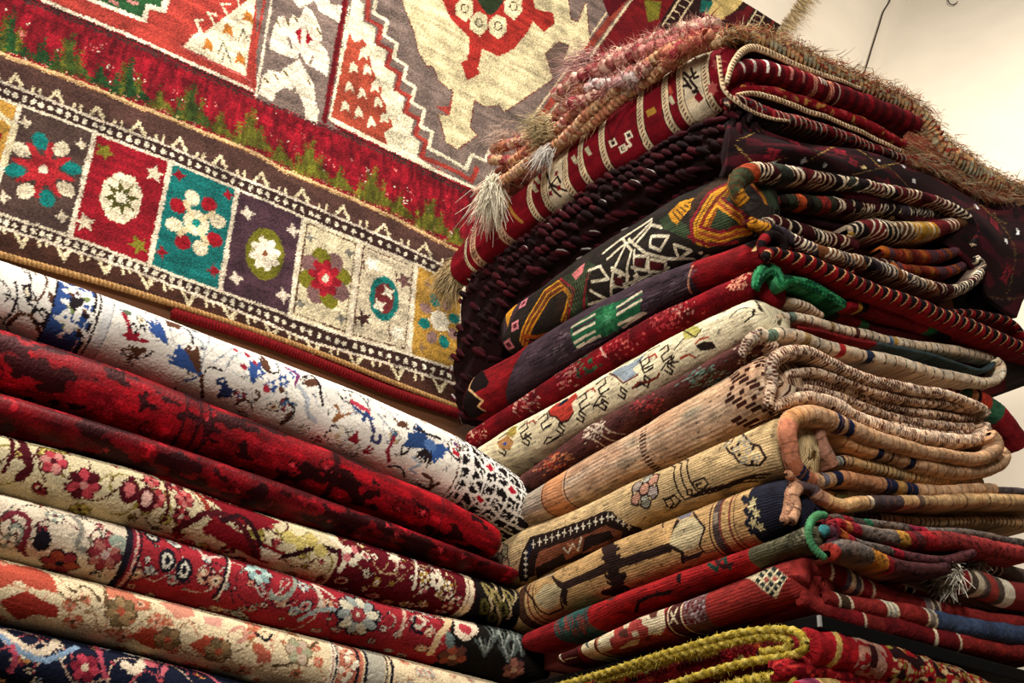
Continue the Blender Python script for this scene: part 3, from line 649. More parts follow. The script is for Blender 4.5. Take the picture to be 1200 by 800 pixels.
for x, y in ((304, 436), (318, 452), (332, 446), (345, 438)): S.star((x, y), 9, 4, 6, BL, .2); S.ell((x, y), 2.5, 2.5, WHITE)
S.line('334,430 350,440 346,450', 3, H('7a2c60')); S.ell((312, 456), 4, 3.4, H('b03040')); S.ell((330, 457), 3, 3, UB); S.curve('304,420 312,434 326,436 324,426', 2, K_); S.poly('303,414 316,428 316,436 306,428', UB)
S.curve('336,468 344,478 342,488 332,496', 3, K_); S.curve('330,474 336,470 346,474', 2.6, H('3a5a74')); S.line('340,484 330,496', 4.5, UB)
S.curve('350,452 360,466 360,482 370,494', 5, H('b9bcc0')); S.curve('350,452 358,470 362,490', 1.4, G_)
S.ell((366, 448), 11, 4.5, UB, .6); S.curve('366,440 374,450 376,462 378,474', 3.2, K_); S.curve('356,442 364,440 374,448', 1.8, K_)
S.curve('396,460 402,468 412,474 430,488', 2, K_); S.curve('400,456 420,462 434,480', 2, K_); S.line('412,470 432,482', 5, H('c23a4e')); S.curve('414,476 428,488 438,490', 2.4, BL); S.curve('392,474 398,482 390,494 400,488 410,484', 3, H('8a5a34')); S.line('426,492 430,484 434,492', 4, H('30406c'))
S.flower((395, 511), 12, 6, [WHITE, H('efe6d0')], H('c9b48a'), K_, .3); S.flower((410, 524), 10, 6, WHITE, H('c9b48a'), K_, .6); spray(410, 515, -.2, 12, 4, H('94202c'), 3, 1.2); spray(424, 530, -.3, 14, 3, H('94202c'), 2.4, .8)
S.curve('434,494 438,506 436,516 444,518 446,510', 4.2, H('3c3c60')); S.curve('442,484 452,496 462,510', 2, G_); S.line('464,508 461,512', 5, H('3a5a74')); S.line('462,512 454,528 456,540', 4.4, H('942838')); S.curve('456,546 464,546 472,550 474,558', 3, K_)
S.curve('470,534 472,522 482,520 476,530', 2.2, K_); S.curve('462,532 472,532 480,526', 2, K_); S.curve('460,488 468,496 478,502', 2.2, UB); S.ell((472, 497), 8, 3.5, UB, .5)
spray(506, 524, -2.6, 30, 7, H('28406c'), 4.4, .9); spray(506, 524, .6, 18, 6, H('30508a'), 4.4, 1.6); spray(505, 525, 2.2, 22, 7, K_, 2.4, 1.2); S.ell((504, 522), 8, 6, H('5070a4')); S.curve('484,536 492,544 480,550 488,554', 2.6, H('9db4c0')); S.line('486,500 500,508 516,514', 3, K_)
for t in ('488,566 500,572 514,566', '496,556 506,562 502,574'): S.curve(t, 4, UB)
ring(S, (538, 545), 2.2, K_, .012); ring(S, (533, 545), 1.6, UB, .012)
S.poly('524,516 536,526 542,538 536,540 526,530', K_); S.poly('526,518 536,528 540,536 535,537 528,529', WHITE); S.poly('530,524 538,531 538,537 531,531', H('b01c30'))
ua = S.at([(543, 550)])[0][0]; ue = S.u[-1]
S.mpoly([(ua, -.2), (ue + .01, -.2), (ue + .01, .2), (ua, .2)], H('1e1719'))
rr = np.random.default_rng(17)
for k in range(10):
    v0 = S.vr[0] + (S.vr[1] - S.vr[0]) * (k + .5) / 10; q = smooth(np.array([(ua - .01, v0), (ua + .03, v0 + .012), (ua + .06, v0 - .008), (ua + .10, v0 + .006), (ua + .14, v0 - .006), (ue, v0)]), 30)[0]; S.mline(q, .0060, WHITE)
    for m in range(6): S.mline(spiral((ua + .015 + .03 * m, v0 + .006), .015, .8, rr.random() * 6), .0036, WHITE)
for f in (.15, .55, .9, 1.3, 1.7): S.mline([(ua + .09 * f, S.vr[0]), (ua + .09 * f + .012, 0), (ua + .09 * f, S.vr[1])], .005, WHITE)
for x, y in ((574, 548), (562, 585), (600, 575)): S.poly([(x - 9, y - 4), (x - 1, y - 8), (x + 9, y + 2), (x + 2, y + 8)], WHITE); S.poly([(x - 5, y - 3), (x, y - 5), (x + 6, y + 2), (x + 1, y + 5)], H('b01c30'))
ring(S, (548, 548), 4, WHITE, .01)
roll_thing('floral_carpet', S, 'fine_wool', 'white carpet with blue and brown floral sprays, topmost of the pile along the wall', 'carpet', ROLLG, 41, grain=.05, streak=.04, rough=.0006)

# --- B and C: deep red carpets
for k, lab, nm, sd in (('B', 'thick deep red carpet with faint black figures, just below the white floral one', 'red_carpet', 5), ('C', 'thinner dark red carpet between the thick red one and the cream scrolled one', 'red_carpet', 6)):
    S = mk(k, H('7c0a14') if k == 'B' else H('5e0810'), .035, bulge=.075); r = np.random.default_rng(sd)
    base = S.C.copy(); n1 = vnoise((S.nu, S.nv), (26, 12), sd); n2 = vnoise((S.nu, S.nv), (9, 5), sd + 1)
    m = (n1 * .6 + n2 * .4); uf = S.u[:, None]
    zone = .5 + .5 * np.sin(uf * (9 if k == 'B' else 12) + 1.1 + sd)
    S.C[(m > .66 - .14 * zone)] = H('1c0407'); S.C[(m < .25)] = H('9a1420')
    for q in range(26 if k == 'B' else 18):
        p = (S.u[0] + r.random() * (S.u[-1] - S.u[0]), S.vr[0] + r.random() * (S.vr[1] - S.vr[0])); a = r.random() * 6
        S.mline(spiral(p, .022, .8, a), .0034, H('1c0407')); S.mell(p, .008, .005, H('1c0407'), a); S.mstar(p, .009, .004, 5, H('b8303a'), a)
    if k == 'B':
        for x0 in (215, 232, 243): ring(S, (x0, 480), 3.2, H('31080e'), .008)
        ring(S, (395, 545), 7, H('2a070c')); ring(S, (520, 590), 3, H('5c1018'))
    roll_thing(nm, S, 'silky_pile', lab, 'carpet', ROLLG, 50 + sd, grain=.2, streak=.3, rough=.0006)

# --- D: cream and burgundy
S = mk('D', H('d9c8a0'), .03, bulge=.08); BU = H('4c1018'); OL = H('8a7c34')
r = np.random.default_rng(8); um = S.at([(398, 640)])[0][0]
arabesque(S, S.u[0], um, 81, 100, [BU, OL], [(H('a83a3c'), H('c8706a'), BU), (OL, H('cdb86a'), BU), (BU, H('a83a3c'), CREAM)], [OL, BU], BU, .017, vw=.0034)
S.curve('10,512 14,530 4,552', 4, BU); S.curve('18,514 30,530 34,548 22,560', 8, BU); S.flower((63, 540), 11, 6, [H('b8404a'), H('d08a80')], BU, BU); S.flower((98, 568), 13, 7, [H('b8404a'), BU], H('d08a80'), BU)
S.ell((152, 575), 9, 11, BU); S.ell((152, 573), 5, 6, H('c06060')); S.ell((172, 585), 9, 11, BU); S.ell((172, 584), 5, 7, H('e0b0a0'))
S.curve('186,560 196,575 197,592 190,612', 3, BU); S.curve('205,566 222,572 240,588 244,600', 6, H('8c3024')); S.poly('224,572 300,600 330,612 300,622 262,600', H('80131e')); S.poly('250,604 290,628 340,650 310,660 262,636 236,620', H('80131e'))
S.curve('205,620 240,602 270,606 292,630 300,652', 6, BU); S.curve('262,610 280,604 296,616 306,640 322,652 350,648 372,640 396,646', 5, H('2c0c12')); S.poly('306,640 330,650 320,660 306,656', CREAM)
for x, y in ((352, 636), (365, 633), (376, 645), (340, 630)): S.poly([(x - 9, y - 5), (x, y - 9), (x + 8, y), (x + 3, y + 8), (x - 6, y + 5)], H('c8b468'))
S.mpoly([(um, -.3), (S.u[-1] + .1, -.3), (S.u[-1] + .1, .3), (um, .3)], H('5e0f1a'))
arabesque(S, um, S.at([(545, 690)])[0][0], 82, 50, [H('b79a70')], [(CREAM, H('b05058'), H('3c0c14')), (H('b08a3c'), CREAM, BU), (H('c8a890'), H('7c1822'), BU)], [CREAM, OL], H('340a10'), .014, vw=.002)
S.curve('388,630 402,642 404,656 398,668', 5, CREAM); S.curve('484,654 488,670 484,690', 3, CREAM); S.star((462, 652), 11, 4.5, 5, CREAM); S.flower((413, 650), 10, 5, [CREAM, H('c87070')], BU); S.flower((512, 680), 9, 5, [CREAM], BU, H('28080c'))
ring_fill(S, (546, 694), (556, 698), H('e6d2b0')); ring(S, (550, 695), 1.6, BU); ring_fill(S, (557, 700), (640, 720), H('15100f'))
for i, (x, y) in enumerate([(572, 690), (568, 712), (582, 700), (590, 715), (596, 698), (577, 724)]): S.ell((x, y), 5.5, 11, H('5e5a2c') if i % 2 else H('8c7c4c'), .5); S.ell((x, y), 2, 7, H('1c1512'), .5); S.curve([(x + 5, y - 12), (x + 9, y), (x + 5, y + 10)], 2.2, H('cdb88c'))
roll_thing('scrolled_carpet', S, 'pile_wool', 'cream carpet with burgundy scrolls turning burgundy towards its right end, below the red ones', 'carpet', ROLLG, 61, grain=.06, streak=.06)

# --- E: cream, then rose red, black end
S = mk('E', H('dccab0'), .035, bulge=.09); NV = H('1c1822'); e1_ = S.at([(146, 650)])[0][0]; e2_ = S.at([(528, 735)])[0][0]
arabesque(S, S.u[0], e1_, 91, 60, [H('5a2a2c'), H('4c5048')], [(H('8a3038'), H('c8807a'), NV), (H('9ca090'), CREAM, H('5a2a2c')), (H('a85840'), H('8a8a4c'), NV)], [H('8a8a6c'), H('8a3038')], H('2c1c20'), .016, vw=.003)
S.mpoly([(e1_, -.3), (e2_, -.3), (e2_, .3), (e1_, .3)], H('9c2830'))
S.curve('84,604 96,618 90,640 106,646', 5, H('8a8478')); S.flower((123, 650), 14, 8, [H('8a3038'), H('b06a60')], H('c8a8a0'), H('5a2028')); S.ell((138, 634), 8, 6, H('8a9484')); S.ell((49, 635), 7, 9, NV); S.flower((70, 660), 15, 6, [H('a04a38'), H('8a3038')], NV, NV); S.curve('5,606 20,600 34,612 26,640 30,650', 5, H('742832'))
arabesque(S, e1_, e2_, 92, 90, [H('2c1c24'), H('c8b8a4')], [(H('d8d0bc'), H('8a9494'), H('7c2430')), (H('c88a70'), H('e0c8a4'), H('3c1820')), (H('a4aca0'), H('c0605c'), NV)], [H('8c9078'), H('d8c8b0')], H('3c161e'), .015, vw=.0022)
ring(S, (148, 655), 7, NV); ring(S, (153, 656), 3, H('7c2430')); ring(S, (157, 657), 2, H('d8b0a0')); ring(S, (161, 658), 1.6, NV)
for x, y in ((196, 656), (216, 668), (178, 628)): S.ell((x, y), 8, 11, NV); S.ell((x, y), 4.5, 7, H('d8d0bc')); S.ell((x, y), 2.6, 4, NV)
S.curve('228,640 240,652 258,652 264,642', 3.4, H('d8b8a8')); S.curve('264,650 262,680 250,700', 3.4, H('2c1c24')); S.curve('267,650 265,680 253,702', 1.8, CREAM)
S.curve('326,664 342,668 346,684 334,700 320,700 318,694', 4.5, H('9ca090')); S.curve('322,664 346,664 350,684', 1.8, NV); S.curve('366,684 376,700 375,712', 4.2, H('d8c8b0')); S.curve('366,684 384,694 390,700', 3.4, H('d8c8b0')); S.curve('350,726 370,716 392,714 400,724', 4, H('9ca8a4'))
S.flower((420, 720), 22, 10, [H('d6ccb0'), H('9aa098')], H('6c2430'), NV, .2); S.flower((420, 720), 8, 6, H('a03c40'), H('d6ccb0'), NV); S.flower((303, 670), 13, 8, [H('bcd0c4'), H('8ca8a4')], H('7c2430'), H('3c161e'))
S.curve('452,704 470,706 474,724 468,744', 3.6, H('c8a890')); S.curve('476,706 492,712 498,720', 4, H('d8c8b0')); S.curve('484,726 490,736 498,728 490,722', 3.4, H('d8c8b0')); S.curve('486,722 484,736 494,742', 3, NV)
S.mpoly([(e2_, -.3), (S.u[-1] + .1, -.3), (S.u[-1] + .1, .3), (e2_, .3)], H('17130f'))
S.curve('526,722 522,736 512,748 504,766', 7, H('e0c094')); S.poly('528,720 556,724 560,740 546,752 532,742', H('e6d0b4')); S.ell((545, 736), 8, 6.5, H('b03c44'))
for i, (x, y) in enumerate([(578, 745), (590, 752), (603, 748), (612, 760), (596, 768), (568, 760)]):
    for q in range(5): S.line([(x, y + 8), (x - 12 + 6 * q, y - 12)], 2.6, H('8e948a') if q % 2 else H('4e5650'))
S.flower((530, 770), 15, 6, [H('a0503c'), H('6c4034')], H('c0a07c'), NV); S.flower((602, 785), 13, 6, [H('b07464'), H('7c4c44')], H('c0a07c'), NV); S.ell((527, 750), 5, 9, H('6a7a74'), .4)
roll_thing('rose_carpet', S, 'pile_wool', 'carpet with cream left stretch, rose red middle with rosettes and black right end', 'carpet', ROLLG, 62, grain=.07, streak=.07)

# --- F: peach and cream
S = mk('F', H('e6d0a8'), .0, bulge=.09); PE = H('b4543c'); f1 = S.at([(385, 770)])[0][0]
arabesque(S, S.u[0], f1, 101, 70, [H('8a6a4c'), H('c88a6c')], [(PE, H('d89078'), H('8a7c5c')), (H('c86a50'), H('e0b090'), H('6c4c34'))], [H('8a7c5c'), PE], H('b07850'), .016, vw=.0022)
S.poly('4,662 40,662 62,676 68,694 40,690 20,680 0,690 -30,660', H('b8503c')); S.poly('0,704 30,692 70,712 66,724 40,720 20,726', H('a03428')); S.poly('118,684 150,692 162,704 158,716 146,706 130,700 126,720', H('c8785c')); S.curve('120,684 124,704 134,720 142,738', 3, H('6c5034'))
S.flower((142, 716), 13, 7, [H('a08058'), H('7a6444')], PE, H('5c4830')); S.poly('152,744 176,734 196,744 206,760 180,760 164,754', H('a8402c')); S.flower((196, 750), 11, 6, [H('7a6444'), H('a08058')], PE, H('5c4830'))
S.poly('186,706 204,702 222,710 228,722 208,726', H('cf8a72')); S.poly('220,756 240,744 262,748 270,764 246,772', H('b04a34')); S.flower((256, 764), 12, 6, [H('7a6444'), H('a08058')], PE, H('5c4830')); S.poly('238,722 262,724 258,736 240,730', H('d89a88'))
S.curve('80,686 88,694 96,686 106,690 118,704', 2.2, H('5c4830')); S.curve('70,694 84,704 100,700', 2.2, H('5c4830')); S.curve('222,706 250,720 280,722', 2, H('4c3c30')); S.curve('272,740 284,734 288,746 280,752', 4, H('c8907c')); S.curve('300,742 312,750 318,744', 3, K_)
S.curve('320,780 344,776 372,752', 3, H('5c4830')); S.flower((350, 762), 13, 6, [H('a09c7c'), H('c0a890')], H('b07060'), H('7c6444')); S.poly('300,756 316,762 318,776 300,776', H('b8604a')); S.curve('386,742 393,770 386,800', 8, H('f0e0c4'))
ring(S, (395, 772), 2.4, NV); ring(S, (391, 772), 2, H('8c4a3c')); ring_fill(S, (397, 775), (426, 782), H('c07058')); ring(S, (420, 776), 2.2, NV); ring(S, (430, 777), 2.2, NV); ring_fill(S, (432, 780), (452, 786), H('b0aa98')); ring(S, (454, 782), 2.4, NV); ring(S, (460, 784), 2.2, NV)
for x, y in ((405, 762), (412, 776), (404, 790)): S.flower((x, y), 8, 5, [CREAM, H('d8a080')], PE, H('8c4a3c'))
arabesque(S, S.at([(464, 785)])[0][0], S.u[-1], 102, 40, [H('c8a88c')], [(H('c86a50'), H('e0b090'), H('6c4c34')), (H('a8a08c'), H('d8c8b0'), PE)], [H('b8a078')], H('b88a6c'), .015, vw=.0018)
roll_thing('peach_carpet', S, 'pile_wool', 'pale cream and peach carpet with soft red fans, just above the navy one', 'carpet', ROLLG, 63, grain=.05, streak=.05)

# --- G: navy
S = mk('G', H('14182a'), .0, bulge=.09)
arabesque(S, S.u[0], S.u[-1], 111, 70, [H('a84a50'), H('c8a890')], [(H('d8c0a4'), H('b84a50'), NV), (H('c88a4c'), H('8c3038'), CREAM), (H('8a9cac'), CREAM, H('a84a50'))], [H('b84a50'), H('c8a88c')], H('0e1020'), .018, vw=.0030)
S.curve('0,738 20,752 40,764 58,760 66,750', 7, H('d8c4a8')); S.curve('0,744 20,760 44,772 66,770 90,758', 5, H('7c92a8')); S.curve('14,758 18,772 12,786', 5, H('b04858')); S.curve('113,754 118,774 124,792', 4.5, H('b04858')); S.curve('146,778 160,784 172,766 166,762', 8, H('dcc8ac')); S.ell((176, 776), 6, 7, H('b85860'))
S.curve('190,790 200,774 230,778 256,800', 4, H('c0606a')); S.flower((100, 782), 12, 6, [H('a83848'), H('7c2030')], H('e0c8a8'), H('0e1020'))
roll_thing('navy_carpet', S, 'pile_wool', 'dark navy carpet with pink and cream flowers at the bottom left corner', 'carpet', ROLLG, 64, grain=.08, streak=.06)

# ================================================================== the stack of folded kilims
STG = 'folded kilims in the tall stack'
PXM = 2.2 / FPX
def yplane(p): return float(onX(p, XS)[1])
def band(name, pts, Y, r, colfn, mat='fine_weave', parent=None, depth=.35, twist=0.0, tper=9, seed=0, res=.0021, stiff=1, flat=1.0, lump=.06):
    """a layer of the folded cloth seen edge-on: a rounded selvedge running along the path, the cloth going back from it"""
    q = np.array([onY(p, Y) for p in (D(pts) if isinstance(pts, str) else pts)])[:, [0, 2]]
    L0 = np.linalg.norm(np.diff(q, axis=0), axis=1).sum(); n = max(12, int(L0 / res)); q, L_ = smooth(q, n)
    T = np.gradient(q, axis=0); T /= np.linalg.norm(T, axis=1, keepdims=True); N = np.stack([-T[:, 1], T[:, 0]], 1)
    kp = PXM * (Y / YF) * 1.0; R = (np.interp(np.linspace(0, 1, n), np.linspace(0, 1, len(r)), r) if isinstance(r, (list, tuple)) else np.full(n, float(r))) * kp
    s = np.linspace(0, L_ / kp, n)               # along the band in survey pixels
    rr = np.random.default_rng(seed + 100)
    R = R * (1 + lump * (vnoise((n, 2), (14, 1), seed)[:, 0] - .5) * 2)
    R[0] *= .35; R[-1] *= .35; R[1] *= .8; R[-2] *= .8
    na = max(9, int(math.pi * R.mean() / res)); th = np.linspace(-math.pi / 2, math.pi / 2, na)
    back = np.array([depth, depth * .5, .03])
    off = np.r_[-np.ones(3), np.sin(th), np.ones(3)]; y = np.r_[back, np.zeros(na), back[::-1]]; front = np.r_[np.zeros(3), np.cos(th), np.zeros(3)]
    m = len(off); wv = np.r_[-1.0, -1.0, -1.0, th / (math.pi / 2), 1.0, 1.0, 1.0]
    rad = R[:, None] * np.ones(m)[None]
    if twist: rad = rad * (1 + twist * np.sin(2 * math.pi * s[:, None] / tper + wv[None] * 2.2))
    dpt = np.interp(q[:, 0], [XS + .025, XS + .075], [.012, 1.0])[:, None]; y = y[None] * np.where(y[None] > 0, dpt, 1)
    wob = (vnoise((n, 2), (30, 1), seed + 5)[:, 0] - .5) * .006
    P = np.zeros((n, m, 3)); P[..., 0] = q[:, :1] + N[:, :1] * off * rad; P[..., 2] = q[:, 1:] + N[:, 1:] * off * rad
    P[..., 1] = Y + y - front[None] * rad * flat + wob[:, None]
    P += rr.normal(size=P.shape) * .00035
    if callable(colfn): C = colfn(s[:, None] + 0 * wv[None], wv[None] + 0 * s[:, None], rr)
    else: C = np.broadcast_to(colfn, P.shape).copy()
    kb = np.ones(61) / 61                        # the flat sides behind the selvedge carry broader stripes only
    for j0, j1 in ((3, 0), (3, 1), (3, 2), (m - 4, m - 3), (m - 4, m - 2), (m - 4, m - 1)):
        for ch in range(3): C[:, j1, ch] = np.convolve(np.pad(C[:, j0, ch], 30, mode='edge'), kb, 'valid')
    C = C * (1 + .12 * (rr.random((n, m)) - .5))[..., None] * (.86 + .28 * vnoise((n, m), (20, 20), seed + 2))[..., None] * (.84 + .3 * vnoise((n, m), (4, 3), seed + 3))[..., None] * np.array([1, .965, .93]) ** (2.2 * vnoise((n, m), (9, 5), seed + 4))[..., None]
    UV = np.stack([s[:, None] * kp + 0 * wv[None], wv[None] * .02 + 0 * s[:, None]], -1)
    return raw_mesh(name, P, grid_faces(n, m), cloth_mat(mat), parent, C, UV)
# --- colourings of the edges: functions of the run s (survey pixels) and the turn w (-1..1)
def pick(t, cols):
    c = np.array(cols); return c[np.floor(t).astype(int) % len(c)]
def segs(*a, slant=0.0, period=None):
    """(length, colour) pieces in turn; the last goes on"""
    e = np.cumsum([x for x, _ in a]); cols = np.array([c for _, c in a])
    def f(s, w, r):
        t = s + slant * w; t = t % e[-1] if period else t
        return cols[np.clip(np.searchsorted(e, t), 0, len(cols) - 1)]
    return f
def ticks(base, tick, per=10, wid=1.6, slant=0, also=None):
    def f(s, w, r):
        C = base(s, w, r) if callable(base) else np.broadcast_to(base, s.shape + (3,)).copy()
        k = np.floor((s + slant * w) / per).astype(int); ph = (s + slant * w) - k * per
        jitter = np.random.default_rng(5).random(4000)[k % 4000]
        C[(ph < wid) & (jitter > .15)] = tick
        if also is not None:
            for (a, b, c) in also: C[(s > a) & (s < b)] = c
        return C
    return f
def swirl(cols, yarn, per=13, duty=.34, slant=6, fine=None, seed=3, group=2):
    """diagonally wrapped yarn: turns of ground colour crossed by bundles of bent light strands"""
    def f(s, w, r):
        g = np.random.default_rng(seed); G = g.integers(0, len(cols), 500); B = per * 2.1
        k = np.floor((s + slant * 1.5 * w) / B).astype(int) % 500; lean = np.where(g.random(500) < .5, 1.0, -1.0)[k] * (.5 + g.random(500))[k]
        C = np.array(cols)[G[k]]
        t = (s + slant * (lean * w + .9 * w * w)) / (per * .74); fr = t - np.floor(t); n = np.floor(t).astype(int) % 500
        on = (fr < duty * (.7 + .8 * g.random(500))[n]) & (g.random(500) > .32)[n] & (g.random(500) > .22)[k]
        C[on] = yarn if not isinstance(yarn, list) else np.array(yarn)[g.integers(0, len(yarn), 500)[n[on]]]
        if fine is not None: C[(~on) & ((t * 2.3) % 1 < .28)] *= fine
        return C
    return f
def knots(base, spot, per=4.2, seed=1, duty=.5, fade=None):
    """plaited edge: rows of small alternating stitches"""
    def f(s, w, r):
        g = np.random.default_rng(seed); row = np.floor((w + 1) * 2.2).astype(int); k = np.floor(s / per + row * .5).astype(int); ph = (s / per + row * .5) % 1
        C = np.broadcast_to(base, s.shape + (3,)).copy(); dense = vnoise((len(s), 2), (30, 1), seed)[:, 0][:, None]
        on = (ph < duty) & (g.random((3000, 9))[k % 3000, row % 9] < (.25 + .8 * dense)); C[on] = spot; C[ph > .86] *= .62
        return C
    return f
def zigzag(base, dark, line, per=20):
    def f(s, w, r):
        t = ((s + 3 * np.sin(s / 31)) / per) % 1; C = np.broadcast_to(base, s.shape + (3,)).copy()
        b = .70 * np.clip((w + 1.25) / 1.35, 0, 1) ** 1.2; C[(t < b)] = dark
        C[(abs(t - b - .02) < .055) & (w > -.9) & (w < .95)] = line; return C
    return f
def patch(base, spots, seed=1, cell=(6, 3), thr=.62):
    def f(s, w, r):
        C = np.broadcast_to(base, s.shape + (3,)).copy()
        for i, c in enumerate(spots):
            m = vnoise(s.shape, cell, seed + i) > thr; C[m] = c
        return C
    return f

def kfold(top, bot, base, bulge=.045, cap=(.02, 0), res=.0019, seed=1, back=.10, nose=XS, lump=.003, ext=(0, 0), pw=.8):
    cap = (cap[0], .022)
    return fold_cloth('Y', top, bot, nose, bulge, back, base, res=res, cap=cap, seed=seed, lump=lump, ext=ext, pw=pw)
def kthing(S, name, label, cat='kilim', group=STG):
    c = S.P.reshape(-1, 3); t = thing(name, label, cat, (float(c[:, 0].mean()), float(c[:, 1].mean()), float(c[:, 2].min())), group); return t
def core(S, t, xr, col=None, dy=.05, g=.008):
    """the inner folds of a kilim, set back behind its edges"""
    i = S.nu - 30; c = S.P[i, 3:-3]; z0, z1 = float(c[:, 2].min()), float(c[:, 2].max()); Y0 = -float(S.u[-1]); x1 = float(onY((xr, float(S.Q[i, S.nv // 2, 1])), Y0)[0]) if xr > 10 else xr
    cc = S.C[i - 60:i, S.nv // 2].mean(0) if col is None else col; nz = 9; ny = 30
    zz = np.linspace(z0 + g, z1 - g, nz); yy = np.linspace(Y0 + dy, Y0 + .8, ny); V = []
    prof = [(XS + .07, z) for z in zz] + [(x1 - .006, zz[-1]), (x1, (zz[0] + zz[-1]) / 2), (x1 - .006, zz[0])]
    P = np.array([[(x, y, z) for x, z in prof] for y in yy]); P = np.concatenate([P[:1] * [0, 1, 0] + [(XS + .07 + x1) / 2, 0, (z0 + z1) / 2], P, P[-1:] * [0, 1, 0] + [(XS + .07 + x1) / 2, 0, (z0 + z1) / 2]])
    return raw_mesh('inner_fold', P, grid_faces(P.shape[0], P.shape[1], wrap=True, flip=True), cloth_mat('fine_weave'), t, np.broadcast_to(cc, P.shape))
def kdone(S, t, kind='flat_weave', seed=1, jit=0, grain=.08, streak=.08, rough=.0005, part='outer_fold'):
    if kind in ('flat_weave', 'fine_weave'):          # thread by thread unevenness of the weft
        n1 = vnoise((S.nu, S.nv), (11, 1.6), seed + 60); S.C = S.C * (1 + .34 * (n1 - .5))[..., None]; S.C[(vnoise((S.nu, S.nv), (7, 1.2), seed + 61) > .86)] *= .62
    S.pile(jit, grain, streak, seed); S.rough(rough, seed + 3); return cloth_obj(part, S, kind, t, wrap=True)
MRN = H('3e0a10'); DK = H('14090a')
Yc = YF

# --- 12: red kilim at the bottom of the flat-woven ones
S = kfold('655,770 700,747 760,717 810,699 870,675 915,655 940,650', '655,780 700,771 760,753 830,737 890,718 940,706', H('8a2a26'), seed=12, cap=(.03, .01))
Yc = -float(S.u[-1]) - .001; t12 = kthing(S, 'kilim', 'brick red kilim with a chequered diamond near its corner, above the black gap'); S.org(600, 600, .25)
S.poly('200,700 200,620 330,620 325,680 380,720 300,740', H('4a1c1c')); S.line('225,660 245,700', 10, CREAM); S.line('250,690 300,680', 8, CREAM)
def dband(S, x0, y0, x1, y1, c): ring_fill(S, (x0, y0), (x1, y1), c)
dband(S, 325, 640, 385, 620, H('dcc8a0')); ring(S, (322, 642), 10, H('4a1a18')); ring(S, (388, 620), 12, H('4a1a18')); dband(S, 395, 610, 415, 600, H('a8805c')); ring(S, (415, 600), 8, H('38201c'))
S.poly('340,610 360,600 365,640 350,630', H('405048')); dband(S, 418, 600, 740, 500, H('a8423c'))
for t in ('420,570 480,540 480,580 460,590 475,640 420,660', '520,520 560,505 545,540 525,545', '500,640 545,610 560,600 600,595 590,620 520,640', '580,500 640,480 720,440 730,520 700,575 640,575 640,540 610,525 610,500', '560,560 590,555 600,580 570,590'): S.poly(t, H('dfceaa'))
for t in ('500,560 540,540 545,580 510,590', '640,470 690,450 680,490 650,500', '620,590 660,570 640,600'): S.poly(t, H('5a3028'))
ring(S, (722, 510), 10, H('38201c')); dband(S, 728, 500, 790, 480, H('4c2420')); ring(S, (792, 480), 10, H('dfceaa')); ring(S, (732, 500), 8, H('dfceaa'))
for t in ('745,470 760,500 775,520', '775,450 760,490 745,515'): S.line(t, 9, H('dfceaa'))
dband(S, 800, 475, 905, 440, H('70504c'))
rr = np.random.default_rng(2)
for _ in range(60): S.ell((810 + 90 * rr.random(), 380 + 140 * rr.random()), 7, 6, H('9c8a8c') if rr.random() < .5 else H('5c2024'))
S.org(900, 600, .25)
S.poly('5,225 92,305 40,405 -70,320 -30,260', H('dccba4'))
for i in range(4):
    for j in range(4):
        c = np.array([5, 232]) + np.array([22, 20]) * i + np.array([-18, 24]) * j; cc = H('26302c')
        if (i, j) in ((1, 1), (2, 2), (1, 2), (2, 1)): cc = H('a85048') if (i + j) % 2 else cc
        S.poly([c, c + [16, 14], c + [3, 32], c + [-13, 18]], cc)
S.org(); kdone(S, t12, seed=12); core(S, t12, 1185)
r_ = H('862a28'); dk = H('5c4a46')
band('inner_layer', '935,684 941,668 952,664 975,672 1000,684 1050,702 1100,714 1150,726 1215,733', Yc + .01, [12, 11, 11, 10], segs((55, r_), (4, CREAM), (20, H('701c24')), (8, H('5a5868')), (8, CREAM), (10, H('5a5868')), (4, CREAM), (16, H('943038')), (4, CREAM), (90, r_), (12, H('888088')), (4, CREAM), (8, dk), (4, CREAM), (60, r_), slant=5), parent=t12, seed=1)
band('inner_layer', '962,698 990,706 1020,712 1060,718 1100,728 1150,738 1215,746', Yc, [8, 11, 12, 12], segs((20, r_), (4, CREAM), (16, H('4c3a2c')), (4, CREAM), (54, r_), (5, CREAM), (4, GREYB), (5, CREAM), (4, GREYB), (5, CREAM), (50, r_), (4, CREAM), (10, H('8c8480')), (4, CREAM), (60, H('405070')), slant=5), parent=t12, seed=2)
band('inner_layer', '960,672 1000,676 1040,683 1070,688 1110,702 1150,710 1215,716', Yc + .03, [5, 8, 8, 8], segs((30, H('7a2024')), (12, H('8a6c3c')), (16, H('5c4a4c')), (24, H('902c34')), (4, CREAM), (55, r_), (4, CREAM), (12, DK), (4, CREAM), (60, r_), (4, CREAM), (6, dk), (4, CREAM), (6, dk), (4, CREAM), (50, dk), slant=4), parent=t12, seed=3)
band('inner_layer', '936,698 962,712 1000,725 1060,738 1120,752 1215,768', Yc + .012, [9, 14, 14, 12, 11], segs((40, r_), (50, H('7a1c22')), (4, CREAM), (30, r_), (90, H('701a20')), (5, CREAM), (40, H('701a20')), (4, CREAM), (60, r_), slant=6), parent=t12, seed=4)

